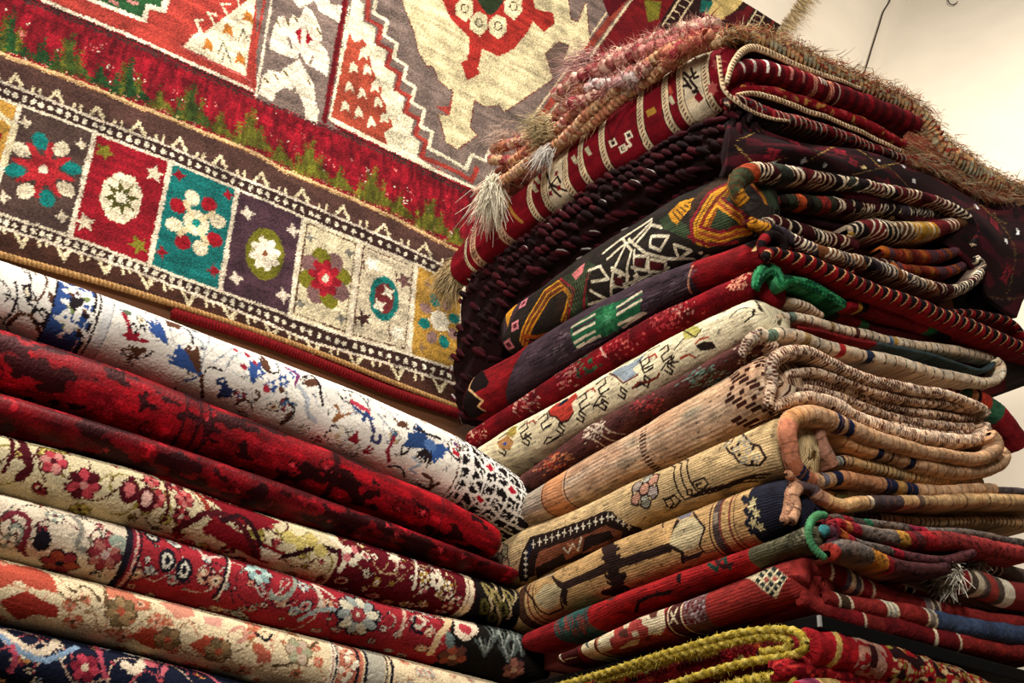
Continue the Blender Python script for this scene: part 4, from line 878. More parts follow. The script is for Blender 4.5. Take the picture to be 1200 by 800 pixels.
# --- the two little rolled kilims with fringed ends tucked on the right
for nm, pts, R_, lab, sd in (('rolled_kilim', '1112,676 1140,684 1170,694 1220,704', 17, 'small rolled red and cream kilim with a white fringed end, lower of the two', 1), ('rolled_kilim', '1145,658 1170,668 1195,676 1225,682', 11, 'small rolled brown and cream kilim behind the lower fringed one', 2)):
    Yk = Yc - .005 if sd == 1 else Yc + .03; bp = onY(D(pts)[0], Yk); tt = thing(nm, lab, 'kilim', tuple(bp))
    P_, _ = smooth(np.array([onY(p, Yk) for p in D(pts)]), 160); Rm = R_ * PXM
    V, s, a = tube(P_, Rm, 40, lambda s, a: .04 * np.sin(a * 3 + s * 40))
    fn = segs((16, H('8c2428')), (3, CREAM), (12, H('56463c')), (12, H('d8c8a8')), (4, H('8a7a70')), (9, H('54443a')), (16, H('9c3c34')), (12, H('5a4a40')), (20, CREAM), (40, r_), slant=0) if sd == 1 else segs((10, H('7c2024')), (3, CREAM), (8, H('4a3a32')), (3, CREAM), (8, H('4a3a32')), (3, CREAM), (60, H('6c5c50')))
    sp = s[:, None] / PXM + 3 * np.sin(a[None] * 2); C = fn(sp, 0 * sp, None) * (.9 + .2 * np.random.default_rng(3).random(sp.shape))[..., None]
    raw_mesh('roll_body', V, grid_faces(V.shape[0], 40, wrap=True), cloth_mat('flat_weave'), tt, C, np.stack([s[:, None] + 0 * a[None], a[None] * .01 + 0 * s[:, None]], -1))
    r = np.random.default_rng(sd); n = 420; aa = r.random(n) * 6.283; rad = Rm * np.sqrt(r.random(n)) * 1.0
    T0 = _unit(P_[0] - P_[6]); A_ = _unit(np.cross(T0, [0, 0, 1.0])); B_ = np.cross(A_, T0)
    roots = P_[2] + A_ * (rad * np.cos(aa))[:, None] + B_ * (rad * np.sin(aa))[:, None]
    v = hairs(roots, np.tile(_unit(T0 + np.array([0, -.35, -.1])), (n, 1)) + r.normal(size=(n, 3)) * .22, .045, .0028, H('f6ecd8')[None] * (.75 + .3 * r.random((n, 1))), r, .35, .5)
    raw_mesh('fringe', v[0], v[1], cloth_mat('yarn_cord'), tt, v[2])

# --- 11: bright red with the grey-green near end
S = kfold('615,742 680,712 740,690 800,667 880,641 930,622 958,608', '628,762 690,742 740,718 800,699 860,679 910,660 958,645', H('9c1e20'), seed=11, cap=(.03, .01))
Yc = -float(S.u[-1]) - .001; t11 = kthing(S, 'kilim', 'bright red kilim with teal band at its far end and grey-green corner'); S.org(600, 600, .25)
ring_fill(S, (200, 560), (365, 520), H('365c58')); ring_fill(S, (40, 590), (190, 560), H('861c20'))
for i in range(60):
    x = 205 + 155 * rr.random(); S.line([(x, 470 + 100 * rr.random()), (x + 12, 480 + 100 * rr.random())], 5, H('8c4038') if rr.random() < .6 else H('284844'))
for x in (188, 196, 370, 380): ring(S, (x, 545), 3, H('5c2a28'))
S.poly('435,375 480,360 470,410 445,415', H('1c2e24')); S.poly('570,470 590,410 660,380 760,360 740,385 650,400 600,430 590,470', H('241214')); S.poly('775,290 800,280 795,340 775,330', H('241214'))
S.line('920,240 960,270 1000,200 1020,260', 16, H('1c3c30')); S.line('950,200 990,260 1030,240', 14, H('3c1a1c')); S.poly('930,200 950,190 950,225', H('70303a'))
a_ = S.at([(1130, 120)])[0][0]; S.mpoly([(a_, -.3), (S.u[-1] + .01, -.3), (S.u[-1] + .01, .3), (a_ - .02, .3)], H('54503c'))
for i in range(30): x = 1180 + 240 * rr.random(); S.line([(x, 60 + 100 * rr.random()), (x + 40, 50 + 100 * rr.random())], 4, H('7c7860') if i % 2 else H('2c2c1e'))
S.org(); kdone(S, t11, seed=13); core(S, t11, 1185)
gy = H('6a605a'); mx = patch(H('4c4440'), [H('8c2028'), H('b8703c'), H('2a5848')], 3, (5, 3), .70)
def mixseg(*a, seed=1):
    base = segs(*a, slant=4)
    def f(s, w, r):
        C = base(s, w, r).copy(); m = vnoise(s.shape, (3, 2), seed) > .68; C[m] *= .6; return C
    return f
band('green_binding', '969,604 958,604 950,612 947,624 950,638 957,648 966,655', Yc - .01, [4, 5, 5, 5, 4], H('4c8c60'), 'yarn_cord', t11, .02, twist=.14, tper=4, seed=1)
band('inner_layer', '962,612 980,606 1005,612 1040,616 1080,623 1130,625 1180,634 1215,640', Yc + .03, [4, 6, 6, 6], mixseg((20, H('7c2830')), (20, gy), (15, H('8c2028')), (20, H('4a4440')), (14, H('2c6a50')), (70, gy), (16, H('7c2440')), (20, H('8c2038')), (50, gy), seed=2), parent=t11, seed=2)
band('inner_layer', '978,612 1000,620 1030,628 1065,633 1110,634 1150,641 1200,650', Yc + .005, [6, 10, 12, 12, 11], mixseg((12, H('8c2028')), (10, H('b86c3c')), (16, H('8c2430')), (65, gy), (20, H('b88a3c')), (14, H('7c2024')), (16, H('54282c')), (26, H('942024')), (40, H('8c3030')), seed=3), parent=t11, seed=3)
band('inner_layer', '974,614 988,626 1010,638 1050,648 1080,655 1110,656 1140,648', Yc - .005, [5, 6, 6, 6], mixseg((14, H('7c2430')), (12, H('b8602c')), (14, H('8c2430')), (40, gy), (24, gy), (20, H('a02030')), (40, H('5c3438')), seed=4), parent=t11, seed=4)
band('inner_layer', '972,648 985,642 1015,650 1045,662 1080,668 1110,666', Yc - .008, [10, 10, 9, 7], mixseg((10, H('a83c34')), (60, gy), (26, H('b8782c')), (12, H('842028')), (40, H('4c2a2c')), seed=5), parent=t11, seed=5)
band('inner_layer', '960,625 966,622 975,628 972,640', Yc - .004, [6, 8, 6], segs((9, H('3c8088')), (30, H('4c2c38'))), 'yarn_cord', t11, .05, twist=.1, tper=4, seed=6)
band('inner_layer', '950,655 990,668 1040,676', Yc + .05, [5, 5, 4], mx, parent=t11, seed=7)

# --- 10: tan with hexagons, navy near end
S = kfold('600,690 650,667 720,631 780,608 840,583 900,561 932,556', '608,740 650,719 700,701 760,681 830,657 880,641 938,620', H('bb9664'), seed=10, cap=(.02, .01), bulge=.055)
Yc = -float(S.u[-1]) - .001; t10 = kthing(S, 'kilim', 'tan kilim with brown-edged hexagons and a dark navy corner'); S.org(600, 600, .25)
for x, w_, c in ((28, 10, H('3c2418')), (48, 8, H('6c4030')), (75, 12, H('7c3c2c')), (100, 6, H('3c2418'))): ring(S, (x, 450 - x * .3), w_, c)
ring_fill(S, (30, 440), (60, 430), H('4a3020'))
DB = H('2c1c18')
S.line('60,350 100,410 130,460 175,480 240,450 235,350 190,300', 10, DB); S.poly('105,400 150,340 210,330 238,355 215,430 180,460 130,440', H('b8a882')); S.poly('120,290 200,250 190,290 140,310', H('6a665e'))
S.poly('185,300 240,330 440,245 480,230 740,145 760,60 775,30 790,45 755,165 740,185 500,260 470,262 440,285 240,365 215,350', DB)
S.poly('425,140 500,150 480,200 510,240 500,290 540,300 520,330 490,340 440,310 470,280 430,230 440,180', DB); S.line('450,150 465,200 470,260 485,320 500,350 490,385', 58, DB); S.line('240,345 440,260', 34, DB); S.line('490,245 735,165', 34, DB)
for x, y in ((430, 180), (425, 215), (500, 170), (505, 205), (440, 300), (530, 290), (520, 330), (450, 330)): S.line([(x, y), ((x + 475) / 2, y + 6)], 16, DB)
S.line('440,380 530,355', 40, DB); S.line('235,230 240,270', 7, DB); S.line('705,30 708,70', 7, DB)
S.poly('235,355 240,430 260,440 265,365', DB)
S.poly('765,70 800,30 860,20 905,75 880,150 850,170 800,185 735,150', H('b8a882')); S.line('850,0 905,75 880,160 900,185', 9, DB); S.poly('750,-10 840,-30 840,15 790,35', H('6a6670')); S.poly('800,210 900,180 880,210 800,235', H('3a2c30')); S.line('735,155 800,190 800,235', 14, DB)
for x, w_, c in ((925, 7, H('4a2c20')), (975, 9, H('7c4436')), (1020, 8, H('7c4436')), (1042, 4, H('4a2c20'))): ring(S, (x, 60), w_, c)
ring_fill(S, (938, 60), (968, 55), H('4a3c38')); S.poly('945,0 965,0 965,50 945,55', H('8a7a68'))
S.org(900, 580, .25)
a_ = S.at([(-95, 100)])[0][0]; S.mpoly([(a_, -.3), (S.u[-1] + .01, -.3), (S.u[-1] + .01, .3), (a_, .3)], H('20202c'))
for x, y in ((-110, 20), (-100, 75), (-95, 130), (-78, 165), (-60, 60), (-50, 110)): S.poly([(x - 18, y), (x - 4, y - 22), (x + 14, y - 10), (x + 20, y + 12), (x, y + 24)], H('20202c'))
for x, y in ((-70, 30), (-55, 85), (-70, 130), (-35, 150), (-80, 55)): S.star((x, y), 22, 9, 5, H('c8b888'), .4)
S.org(); kdone(S, t10, seed=14); core(S, t10, 1185)
tn = H('c09a74')
band('inner_layer', '918,612 924,600 928,580 934,566 928,558 920,556', Yc - .0, [5, 7, 8, 7, 5], knots(H('c49a7c'), H('a07058'), 5, 4), parent=t10, seed=1)
band('inner_layer', '926,612 932,596 930,580 938,570 950,572 960,582 985,592 1010,589 1060,588 1100,588 1150,586 1215,588', Yc - .005, [7, 8, 8, 8, 9, 9, 9], ticks(segs((50, H('c49a7c')), (30, H('5a4a4c')), (16, H('b88c70')), (75, H('cda878')), (8, CREAM), (60, H('4e4448')), (30, H('c0a074')), (12, H('6a5a50')), (40, H('c0a074'))), H('6a4a3c'), 17, 1.8), parent=t10, seed=2)
band('inner_layer', '975,582 1010,578 1060,579 1110,580 1160,575 1210,577', Yc + .04, 5.5, ticks(segs((20, H('7a7a4c')), (60, H('c8b080')), (40, H('54484c')), (20, H('c8b080')), (40, H('5c5458'))), H('4a3a30'), 21, 2), parent=t10, seed=3)
band('inner_layer', '940,608 955,598 985,600 1040,608 1100,612 1150,610 1210,614', Yc + .03, [5, 6, 6, 6, 8], ticks(segs((30, H('4c4648')), (60, H('a8845c')), (50, H('5a4438')), (90, H('c0a078'))), H('3a2a24'), 9, 2.6), parent=t10, seed=4)
band('inner_layer', '1090,600 1130,602 1180,600 1215,602', Yc + .05, 5, H('9a7c58'), parent=t10, seed=5)

# --- 9: tan with the black octagon and the rosettes
S = kfold('568,646 620,614 680,592 740,562 800,537 860,510 905,487 925,482', '596,688 640,671 700,646 760,611 820,590 870,571 932,556', H('c8ab7c'), seed=9, cap=(.02, .01), bulge=.055)
Yc = -float(S.u[-1]) - .001; t9 = kthing(S, 'kilim', 'tan kilim with a black-bordered octagon and a rosette of grey and pink discs'); S.org(600, 400, .25)
BK = H('2a1c18')
def rosette(c, R, cols):
    c = S.at([c])[0]; R = R * S.k * .25
    for k in range(6):
        a = k * math.pi / 3 + .5; p = c + R * np.array([math.cos(a), math.sin(a)]); S.mstar(p, R * .66, R * .60, 5, BK, a); S.mstar(p, R * .50, R * .45, 5, cols[k % len(cols)], a)
    S.mell(c, R * .6, R * .6, BK); S.mell(c, R * .45, R * .45, cols[0])
    for k in range(6):
        a = k * math.pi / 3 + 1.02; p = c + R * 1.05 * np.array([math.cos(a), math.sin(a)]); S.mell(p, R * .22, R * .22, BK); S.mell(p, R * .13, R * .13, H('cdb48c'))
rosette((620, 690), 52, [H('c49078'), H('9c9a8a'), H('a8988c')]); S.curve('430,670 440,685 465,685 475,665', 9, H('8a6a44'))
S.line('1010,470 1000,490 1020,520 1040,530 1060,560 1100,580 1160,580 1190,545 1160,490 1120,480 1080,430 1040,435 1030,470 990,460 1010,445', 9, BK, True)
for x, y in ((1010, 480), (1050, 505), (1075, 460), (1110, 510), (1145, 545), (1085, 555), (1100, 475)): S.ell((x, y), 17, 13, H('9a9280')); S.ell((x, y), 9, 7, H('c8ac7c'))
for x, y in ((1030, 500), (1130, 500), (1065, 530), (1060, 480), (1125, 565)): S.ell((x, y), 8, 7, BK)
for d in (0, 32, 62): S.line(D('700,555 740,570 765,590 760,640 775,690 810,740 860,725 960,700 1080,660 1150,655') + [d, -d * .55], 8, BK)
S.line('710,740 745,735 760,760 740,780 765,775 790,745 760,720 715,745 730,775', 8, BK); S.poly('815,690 845,690 850,720 820,725', BK); S.poly('825,697 838,697 840,713 828,715', TAN)
S.line('850,660 870,650 900,640 920,665 900,690 870,690 865,670 885,665', 8, BK)
S.org(600, 600, .25)
OC = '40,330 50,200 90,120 400,0 600,-70 640,-40 560,60 590,75'
S.poly('40,330 48,190 85,115 430,-5 470,-5 600,70 640,100 540,120 100,300', BK); S.poly('110,240 130,180 440,60 520,90 500,140 300,200 110,300', H('8a5038')); S.poly('110,260 200,215 240,190 260,230 300,200 330,190 340,120 370,105 460,85 480,120 380,160 120,310', BK)
S.line('95,160 105,200 95,240', 0.1, BK); S.poly('60,330 70,180 90,130 105,140 85,190 80,320', H('1c2030'))
for k in range(13): f = k / 12; x, y = 100 + 350 * f, 150 - 128 * f; S.line([(x - 9, y), (x + 9, y)], 5, CREAM); S.line([(x, y - 16), (x, y + 16)], 6, CREAM)
for k in range(5): x, y = 64, 190 + 27 * k; S.line([(x - 8, y), (x + 8, y)], 5, CREAM); S.line([(x, y - 9), (x, y + 9)], 5, CREAM)
for k in range(4): x, y = 470 + 26 * k, 22 + 16 * k; S.line([(x - 9, y), (x + 9, y)], 5, CREAM); S.line([(x, y - 11), (x, y + 11)], 6, CREAM)
S.line('240,165 262,190 285,150 310,180 325,120', 9, CREAM); S.line('262,150 300,170', 8, H('c08a68'))
S.org(); rosette((585, 655), 44, [H('a8987c'), H('c49a7c')]); kdone(S, t9, seed=15); core(S, t9, 1150)
NVc = H('1e2440'); t_ = H('bc9a78')
band('inner_layer', '962,566 944,560 930,546 924,528 920,510 926,494 942,487 960,488 990,500 1020,512 1060,524 1100,533 1140,538 1165,530 1168,518 1160,508', Yc - .01, [9, 11, 12, 12, 12, 11, 10, 9, 9, 9, 9, 9], ticks(segs((16, t_), (14, H('a8684c')), (12, NVc), (12, H('a8684c')), (46, H('b87a60')), (26, H('bc9064')), (60, t_), (10, NVc), (7, t_), (12, NVc), (150, t_), slant=3), H('8a5a3c'), 12, 1.4), parent=t9, seed=1)
band('inner_layer', '978,548 966,528 958,510 962,500 975,504 1000,522 1040,533 1080,545 1120,552 1160,548 1176,536 1170,528', Yc + .01, [8, 12, 10, 9, 10, 11, 11, 10, 9], ticks(segs((50, H('a87c68')), (40, H('b08a60')), (60, H('c09468')), (12, NVc), (16, t_), (5, NVc), (30, t_), (12, NVc), (60, t_)), H('6c4c34'), 19, 1.6, slant=3), parent=t9, seed=2)
band('inner_layer', '965,546 990,540 1015,546 1050,554 1100,562 1150,565', Yc + .03, [6, 9, 9, 8, 7], ticks(segs((16, t_), (4, BK), (10, GREYB), (4, BK), (14, t_), (60, H('c8a878'))), BK, 8, 1.5), parent=t9, seed=3)
band('inner_layer', '940,556 965,562 985,560 1010,564 1050,571 1100,577 1150,573 1165,574', Yc + .012, [7, 9, 9, 9, 9, 8], ticks(segs((26, t_), (4, BK), (10, H('6a6a78')), (12, t_), (12, NVc), (80, H('c08a64')), (22, NVc), (18, H('b08a50')), (24, NVc), (40, t_)), H('7a4c34'), 15, 1.5), parent=t9, seed=4)
band('inner_layer', '935,566 960,578 1000,582', Yc + .04, [6, 5, 4], H('b8905c'), parent=t9, seed=5)
band('inner_layer', '975,574 1040,582 1100,584', Yc + .06, [5, 5, 4], ticks(H('a8885c'), BK, 7, 1.6), parent=t9, seed=6)

# --- 8: pinkish beige ribbed kilim with brown stitched blocks
S = kfold('572,622 600,594 640,565 690,533 750,501 800,470 850,441 885,417 905,411', '572,640 620,615 680,592 740,562 800,537 860,508 905,485 915,482', H('cda888'), seed=8, cap=(.03, .01), bulge=.06)
Yc = -float(S.u[-1]) - .001; t8 = kthing(S, 'kilim', 'pinkish beige ribbed kilim with brown stitched blocks and plaited edges'); 
ribs = .5 + .5 * np.sin(S.v * 2 * math.pi / .0088 + .6 * np.sin(S.u[:, None] * 25)); S.C *= (.93 + .10 * ribs)[..., None]; S.C *= np.array([1, .97, .93]) ** (vnoise((S.nu, S.nv), (60, 8), 4)[..., None] * 2 - 1)
S.C += (np.array([.05, -.03, -.05]) * (vnoise((S.nu, S.nv), (40, 10), 9)[..., None] - .5)); S.C += np.array([-.06, .0, .02]) * np.clip(vnoise((S.nu, S.nv), (50, 6), 19)[..., None] - .6, 0, 1) * 3
S.org(600, 400, .25); BR = H('3c1e16')
a_, b_ = S.at([(590, 480), (640, 460)]); S.C[(S.u > a_[0]) & (S.u < a_[0] + .012)] *= 1
u0 = S.at([(612, 450)])[0][0]
for k, vv_ in enumerate(np.arange(S.vr[0], S.vr[1], .0075)): S.mpoly([(u0 - .010, vv_), (u0 + .012, vv_ + .001), (u0 + .012, vv_ + .0045), (u0 - .010, vv_ + .004)], BR)
u1_ = S.at([(1000, 300)])[0][0]; r = np.random.default_rng(6)
for i in range(16):
    for k, vv_ in enumerate(np.arange(S.vr[0] - .01, S.vr[1] + .01, .0088)):
        xx = u1_ + i * .0135 + (k % 2) * .006; st = (i + k) % 5
        if st in (0, 1) or r.random() < .22: S.mpoly([(xx, vv_), (xx + .013, vv_), (xx + .013, vv_ + .0066), (xx, vv_ + .0066)], BR)
for x in (245, 140): ring(S, (x, 690 + (245 - x) * .3), 9, H('5c3428'))
ring_fill(S, (145, 700), (236, 690), H('cc9064')); ring_fill(S, (-60, 780), (136, 700), H('b8a894'))
for i in range(40): S.ell((250 + 700 * rr.random(), 640 - 0 * i), 1, 1, BR)
S.P += S.N * (.0009 * ribs)[..., None]
S.org(); kdone(S, t8, 'fine_weave', seed=16, streak=.1); core(S, t8, 1130)
cb = H('dcc2a8'); bd = H('5a3022')
band('plaited_edge', '900,478 902,462 905,446 903,430 912,418 930,412 950,414 975,426 1000,438 1030,448 1070,456 1110,463 1150,478 1158,487', Yc - .01, [7, 8, 8, 7, 7, 7, 7, 6, 6, 6], knots(H('e0cab2'), bd, 5.2, 1), 'yarn_cord', t8, twist=.10, tper=4.4, seed=1)
for i, (pts, R_, Yo, al) in enumerate([('918,428 945,420 970,428 995,440 1025,455', [4, 6, 6, 4], .03, .4), ('918,440 950,436 985,445 1020,458 1060,468 1110,473 1150,482', [5, 6, 6, 6, 5], .005, .5), ('920,450 955,448 990,456 1020,468 1060,480 1110,488 1150,490', 5.5, .02, .55), ('918,458 945,456 985,466 1020,481 1070,494 1120,500 1142,500', 5.5, .01, .55),
    ('1030,462 1080,470 1130,478', 4, .035, .3), ('1000,470 1060,484 1120,495 1150,498', 4, .04, .5), ('905,478 925,470 948,466 975,474 1005,490 1050,505 1100,515 1140,516 1155,505 1153,495', [6, 8, 9, 9, 9, 8, 7], -.01, .3), ('915,472 960,474 1000,486 1050,498 1110,508 1135,506', 5, .015, .6), ('935,444 980,450 1040,470 1100,482 1148,488', 4, .045, .5)]):
    band('plaited_edge', pts, Yc + Yo, R_, knots(cb, bd, 5.0 + .3 * (i % 3), 11 + i, al), 'yarn_cord', t8, twist=.12, tper=4.2, seed=20 + i)

# --- 7: brown maroon with beadwork
S = kfold('612,556 650,528 690,498 740,470 800,440 850,413 888,393', '612,580 660,551 700,526 750,494 800,466 850,436 890,414', H('5c3632'), seed=7, cap=(.02, .01), bulge=.04)
Yc = -float(S.u[-1]) - .001; t7 = kthing(S, 'kilim', 'dull brown kilim with orange, white beaded and green patches, under the cream hooked one'); S.org(600, 400, .25); r = np.random.default_rng(9)
def specks(S, cx, cy, sx, sy, n, cols, w=5, l=14, ang=-.45):
    for _ in range(n):
        x, y = cx + r.normal() * sx, cy + r.normal() * sy; S.line([(x, y), (x + l * math.cos(ang), y + l * math.sin(ang))], w, cols[r.integers(0, len(cols))])
specks(S, 180, 560, 35, 30, 90, [H('b4583c'), H('8c3020'), H('c47a54')], 6, 10); specks(S, 250, 545, 18, 12, 20, [H('c47a54')], 4); specks(S, 625, 300, 45, 22, 110, [H('a03034'), H('c0504c'), H('702024')], 5, 9)
for k in range(5): S.curve(D('360,400 420,430 470,460 530,470') + [-6 * k, 18 * k - 36], 7, H('d8c4ac')) if k % 2 == 0 else None
specks(S, 370, 420, 35, 30, 60, [H('d8c4ac')], 6, 8); specks(S, 880, 170, 60, 30, 120, [H('2c5c4a'), H('70988c'), H('8c9c8c')], 4, 18); specks(S, 1100, 60, 22, 30, 90, [H('d8c4ac'), H('6c4038')], 7, 8)
for i in range(200): x = 100 + 1000 * r.random(); y = 600 - (x - 100) * .55 + r.normal() * 30; S.line([(x, y), (x + 20, y - 10)], 3, H('70403c') if i % 2 else H('3a1c1c'))
S.org(); kdone(S, t7, 'fine_weave', seed=17); core(S, t7, 1150)
band('inner_layer', '868,418 876,402 888,395 900,402 908,410', Yc - .012, [5, 7, 8, 6], knots(H('cdbca8'), H('5c3c34'), 5, 5), 'yarn_cord', t7, .1, twist=.15, tper=5, seed=1)
band('inner_layer', '900,408 935,404 985,410 1020,422 1060,434 1100,444 1135,458', Yc + .03, [7, 8, 7, 7, 6], patch(H('54403e'), [H('8a3038'), H('b09080'), H('34544a')], 8, (8, 3), .66), parent=t7, seed=2)
band('inner_layer', '1000,424 1040,432 1090,446 1140,462', Yc + .01, [5, 6, 6, 5], patch(H('7c3034'), [H('c8a898'), H('3c2024')], 12, (4, 3), .6), parent=t7, seed=3)
band('corner_fold', '1128,455 1148,466 1166,484 1180,502 1196,522', Yc - .0, [7, 10, 15, 17, 15], segs((12, H('2c4c3c')), (12, H('a8704c')), (7, DK), (20, H('a43424')), (22, H('305c44')), (40, H('7c1a20')), slant=6), parent=t7, seed=4)

# --- 6: cream with black hooks
S = kfold('556,528 600,498 660,466 710,436 770,401 830,370 872,352 892,346', '590,545 640,528 700,496 750,470 800,441 850,413 896,388', H('e8d9b4'), seed=6, cap=(.03, .015), bulge=.045)
Yc = -float(S.u[-1]) - .001; t6 = kthing(S, 'kilim', 'cream kilim with black hook lines and red, blue and olive blocks'); S.org(600, 400, .25)
def hook(x, y, s=1.0, f=1):
    S.line([(x, y), (x + 40 * f * s, y - 30 * s), (x + 45 * f * s, y - 5 * s), (x + 10 * f * s, y + 22 * s), (x + 20 * f * s, y + 48 * s), (x + 60 * f * s, y + 22 * s)], 8, BK)
for x, y in ((-60, 455), (30, 410), (125, 365), (305, 270), (395, 200), (600, 100), (690, 45)): hook(x, y, 1.0)
for x, y in ((-20, 500), (90, 455), (250, 400), (345, 345), (450, 290), (540, 235), (650, 180), (760, 120)): hook(x, y, .7, -1)
for x, y in ((70, 385), (350, 235), (640, 75)): S.line([(x, y), (x + 30, y - 16), (x + 40, y)], 8, H('9c3428'))
S.poly('170,325 210,290 250,280 300,240 310,260 280,290 290,330 260,370 230,380 200,350 175,350', H('b0382c')); S.poly('210,305 235,280 265,262 260,280 230,300', H('1c2030')); S.line('170,325 180,350 205,352 235,382 265,368 290,330', 7, BK)
S.poly('460,150 490,130 540,110 600,75 625,55 600,100 565,130 585,150 530,195 500,165', H('8c98a0')); S.line('455,150 490,165 520,195 590,155', 7, H('5c2420')); S.line('455,150 490,125', 6, BK)
S.poly('0,400 25,395 20,430 0,450 -30,440', H('a08a44')); S.poly('-70,470 -20,440 10,470 -10,510 -60,500', H('b08050')); S.poly('-48,480 -25,470 -28,488', H('3c50a0'))
S.line('150,480 165,450 185,450', 7, BK); S.line('160,480 230,440', 7, BK); S.line('380,305 400,275 415,255 440,260', 7, BK); S.line('385,305 440,280', 7, BK); S.line('565,220 590,195 640,190 655,180 680,170 690,150', 9, H('7c2c20')); S.poly('565,225 600,195 640,190 590,215', BK)
S.line('700,135 720,105 760,70 745,100 780,95', 7, BK); S.line('600,90 615,130 660,110', 8, BK); S.line('590,95 640,45 690,20', 7, BK)
S.line('760,40 800,-10 830,-20', 6, BK); S.poly('800,-60 840,-80 870,-70 890,-50 860,-20 810,-10', H('a8a054')); S.line('800,-60 860,-20 890,-60', 6, BK); S.poly('860,20 900,0 940,0 960,30 900,45 880,40', BK); S.line('790,80 830,60 860,75', 8, H('b0402c')); S.line('860,10 880,-10 920,-20', 7, H('b0402c'))
S.org(840, 330, .25)
S.line('60,170 100,130 140,120', 6, H('4c504c')); S.line('50,100 90,70 150,50', 6, BK); S.line('130,190 170,160 175,130', 7, BK); S.line('20,120 60,100', 8, H('b0402c')); S.line('-60,60 -20,120 40,140', 6, BK); S.line('180,90 200,110 215,140', 7, BK)
S.org(); kdone(S, t6, 'fine_weave', seed=18, streak=.05); core(S, t6, 1140)
cw = H('decdb4')
band('inner_layer', '893,350 899,345 906,350 925,353 945,360 965,370', Yc + .02, [4, 5, 5, 5, 4], ticks(cw, H('6c4038'), 7, 1.8), parent=t6, seed=1)
band('inner_layer', '888,362 900,362 912,366 930,372 955,376', Yc + .03, [3, 4, 4], patch(H('5c2c2c'), [H('c09888')], 3, (4, 2), .6), parent=t6, seed=2)
band('inner_layer', '900,378 915,372 940,374 975,384 1010,392 1050,402 1100,409 1140,415 1160,421', Yc + .01, [5, 7, 7, 8, 8, 8, 7], ticks(segs((38, cw), (12, H('6a7c70')), (64, cw), (10, H('b09468')), (40, cw), (8, H('5a3430')), (60, cw), (9, H('6c80a0')), (8, H('b89444')), (50, cw)), H('3c3430'), 13, 1.8, slant=2), parent=t6, seed=3)
band('inner_layer', '888,388 900,394 915,390 940,396 975,408 1010,416 1045,424 1080,434 1120,443 1150,448 1170,444 1174,430 1166,420', Yc - .008, [7, 8, 8, 8, 9, 9, 9, 8, 6, 4], ticks(segs((12, cw), (18, H('5c7464')), (48, cw), (12, H('a88a5c')), (52, cw), (12, H('a8282c')), (44, cw), (12, H('28344c')), (60, cw)), H('3c3430'), 21, 2.0, slant=2), parent=t6, seed=4)
band('red_piping', '935,383 975,392 1020,402 1070,412 1110,422 1145,434 1162,430 1168,418', Yc - .004, [2, 3, 3, 3, 3, 2.5], segs((150, H('7c1c20')), (80, H('3c4c50'))), 'yarn_cord', t6, .2, seed=5)

# --- 5: red with pale speckles, green cord on its edge
S = kfold('548,507 600,473 660,432 710,401 770,366 820,344 870,322 884,314', '556,526 600,498 650,468 720,430 770,401 830,371 890,347', H('6c0c15'), seed=5, cap=(.03, .01), bulge=.04)
Yc = -float(S.u[-1]) - .001; t5 = kthing(S, 'kilim', 'red kilim with pale speckles and a green cord on its edge'); S.org(600, 400, .25)
specks(S, 250, 140, 40, 40, 60, [H('c88a7c'), H('b04850')], 5, 16); specks(S, 50, 270, 40, 40, 50, [H('d0a090'), H('c06060')], 5, 14, .5); specks(S, 330, 110, 40, 30, 25, [H('2c5c3c'), H('1c3c2c')], 8, 14); specks(S, 480, 10, 50, 40, 70, [H('c86058'), H('a02830')], 5, 8); S.line('415,30 430,60 440,70', 8, H('d8a898'))
specks(S, 700, -120, 60, 40, 90, [H('c04848'), H('a82c34')], 6, 10); specks(S, 780, -160, 30, 25, 40, [H('d09080')], 5, 5)
S.org(840, 300, .25); 
for k in range(7): specks(S, 120 - 6 * k, 60 + 15 * k, 20, 4, 14, [H('d08a70')], 6, 5)
S.line('-150,190 -140,240', 9, CRIMSON); S.org(530, 480, .25); S.line('60,110 85,90 100,130', 8, H('d8b090')); specks(S, 120, 110, 25, 25, 40, [H('d8a088'), H('c05c5c')], 5, 5)
S.org(); kdone(S, t5, 'pile_wool', seed=19, grain=.16, streak=.2, jit=1, rough=.001); core(S, t5, 1165)
gg = H('1c6c40')
band('green_cord', '884,340 888,326 898,318 908,322 912,334 920,330 940,332 965,344 990,358', Yc - .012, [6, 9, 10, 8, 7, 8, 8, 7, 6], patch(gg, [H('0f3c28'), H('3c8c60')], 4, (10, 2), .6), 'yarn_cord', t5, .08, twist=.05, tper=7, seed=1)
band('inner_layer', '915,316 935,322 965,334 1000,350', Yc + .0, [6, 6, 6, 5], segs((10, MRN), (13, H('c08c34')), (60, MRN)), 'pile_wool', t5, seed=2)
band('inner_layer', '990,358 1008,360 1016,361 1022,364 1050,372 1090,384 1130,396 1160,404', Yc + .0, [7, 7, 7, 8, 8, 7], segs((20, H('7c121c')), (8, H('c8983c')), (14, DK), (130, H('74121a')), (18, H('1c5a3c')), (40, DK)), 'pile_wool', t5, seed=3)
band('inner_layer', '905,345 935,352 980,368 1030,386 1080,396 1120,404 1160,412', Yc + .03, [6, 6, 7, 7, 6], segs((60, H('4c141c')), (60, H('26201e')), (40, H('701820')), (16, H('2c5c3c')), (90, H('4c141c'))), parent=t5, seed=4)
band('inner_layer', '1120,400 1150,412 1180,428 1215,440', Yc + .02, [7, 9, 10, 9], segs((30, DK), (100, H('3a3836'))), parent=t5, seed=5)

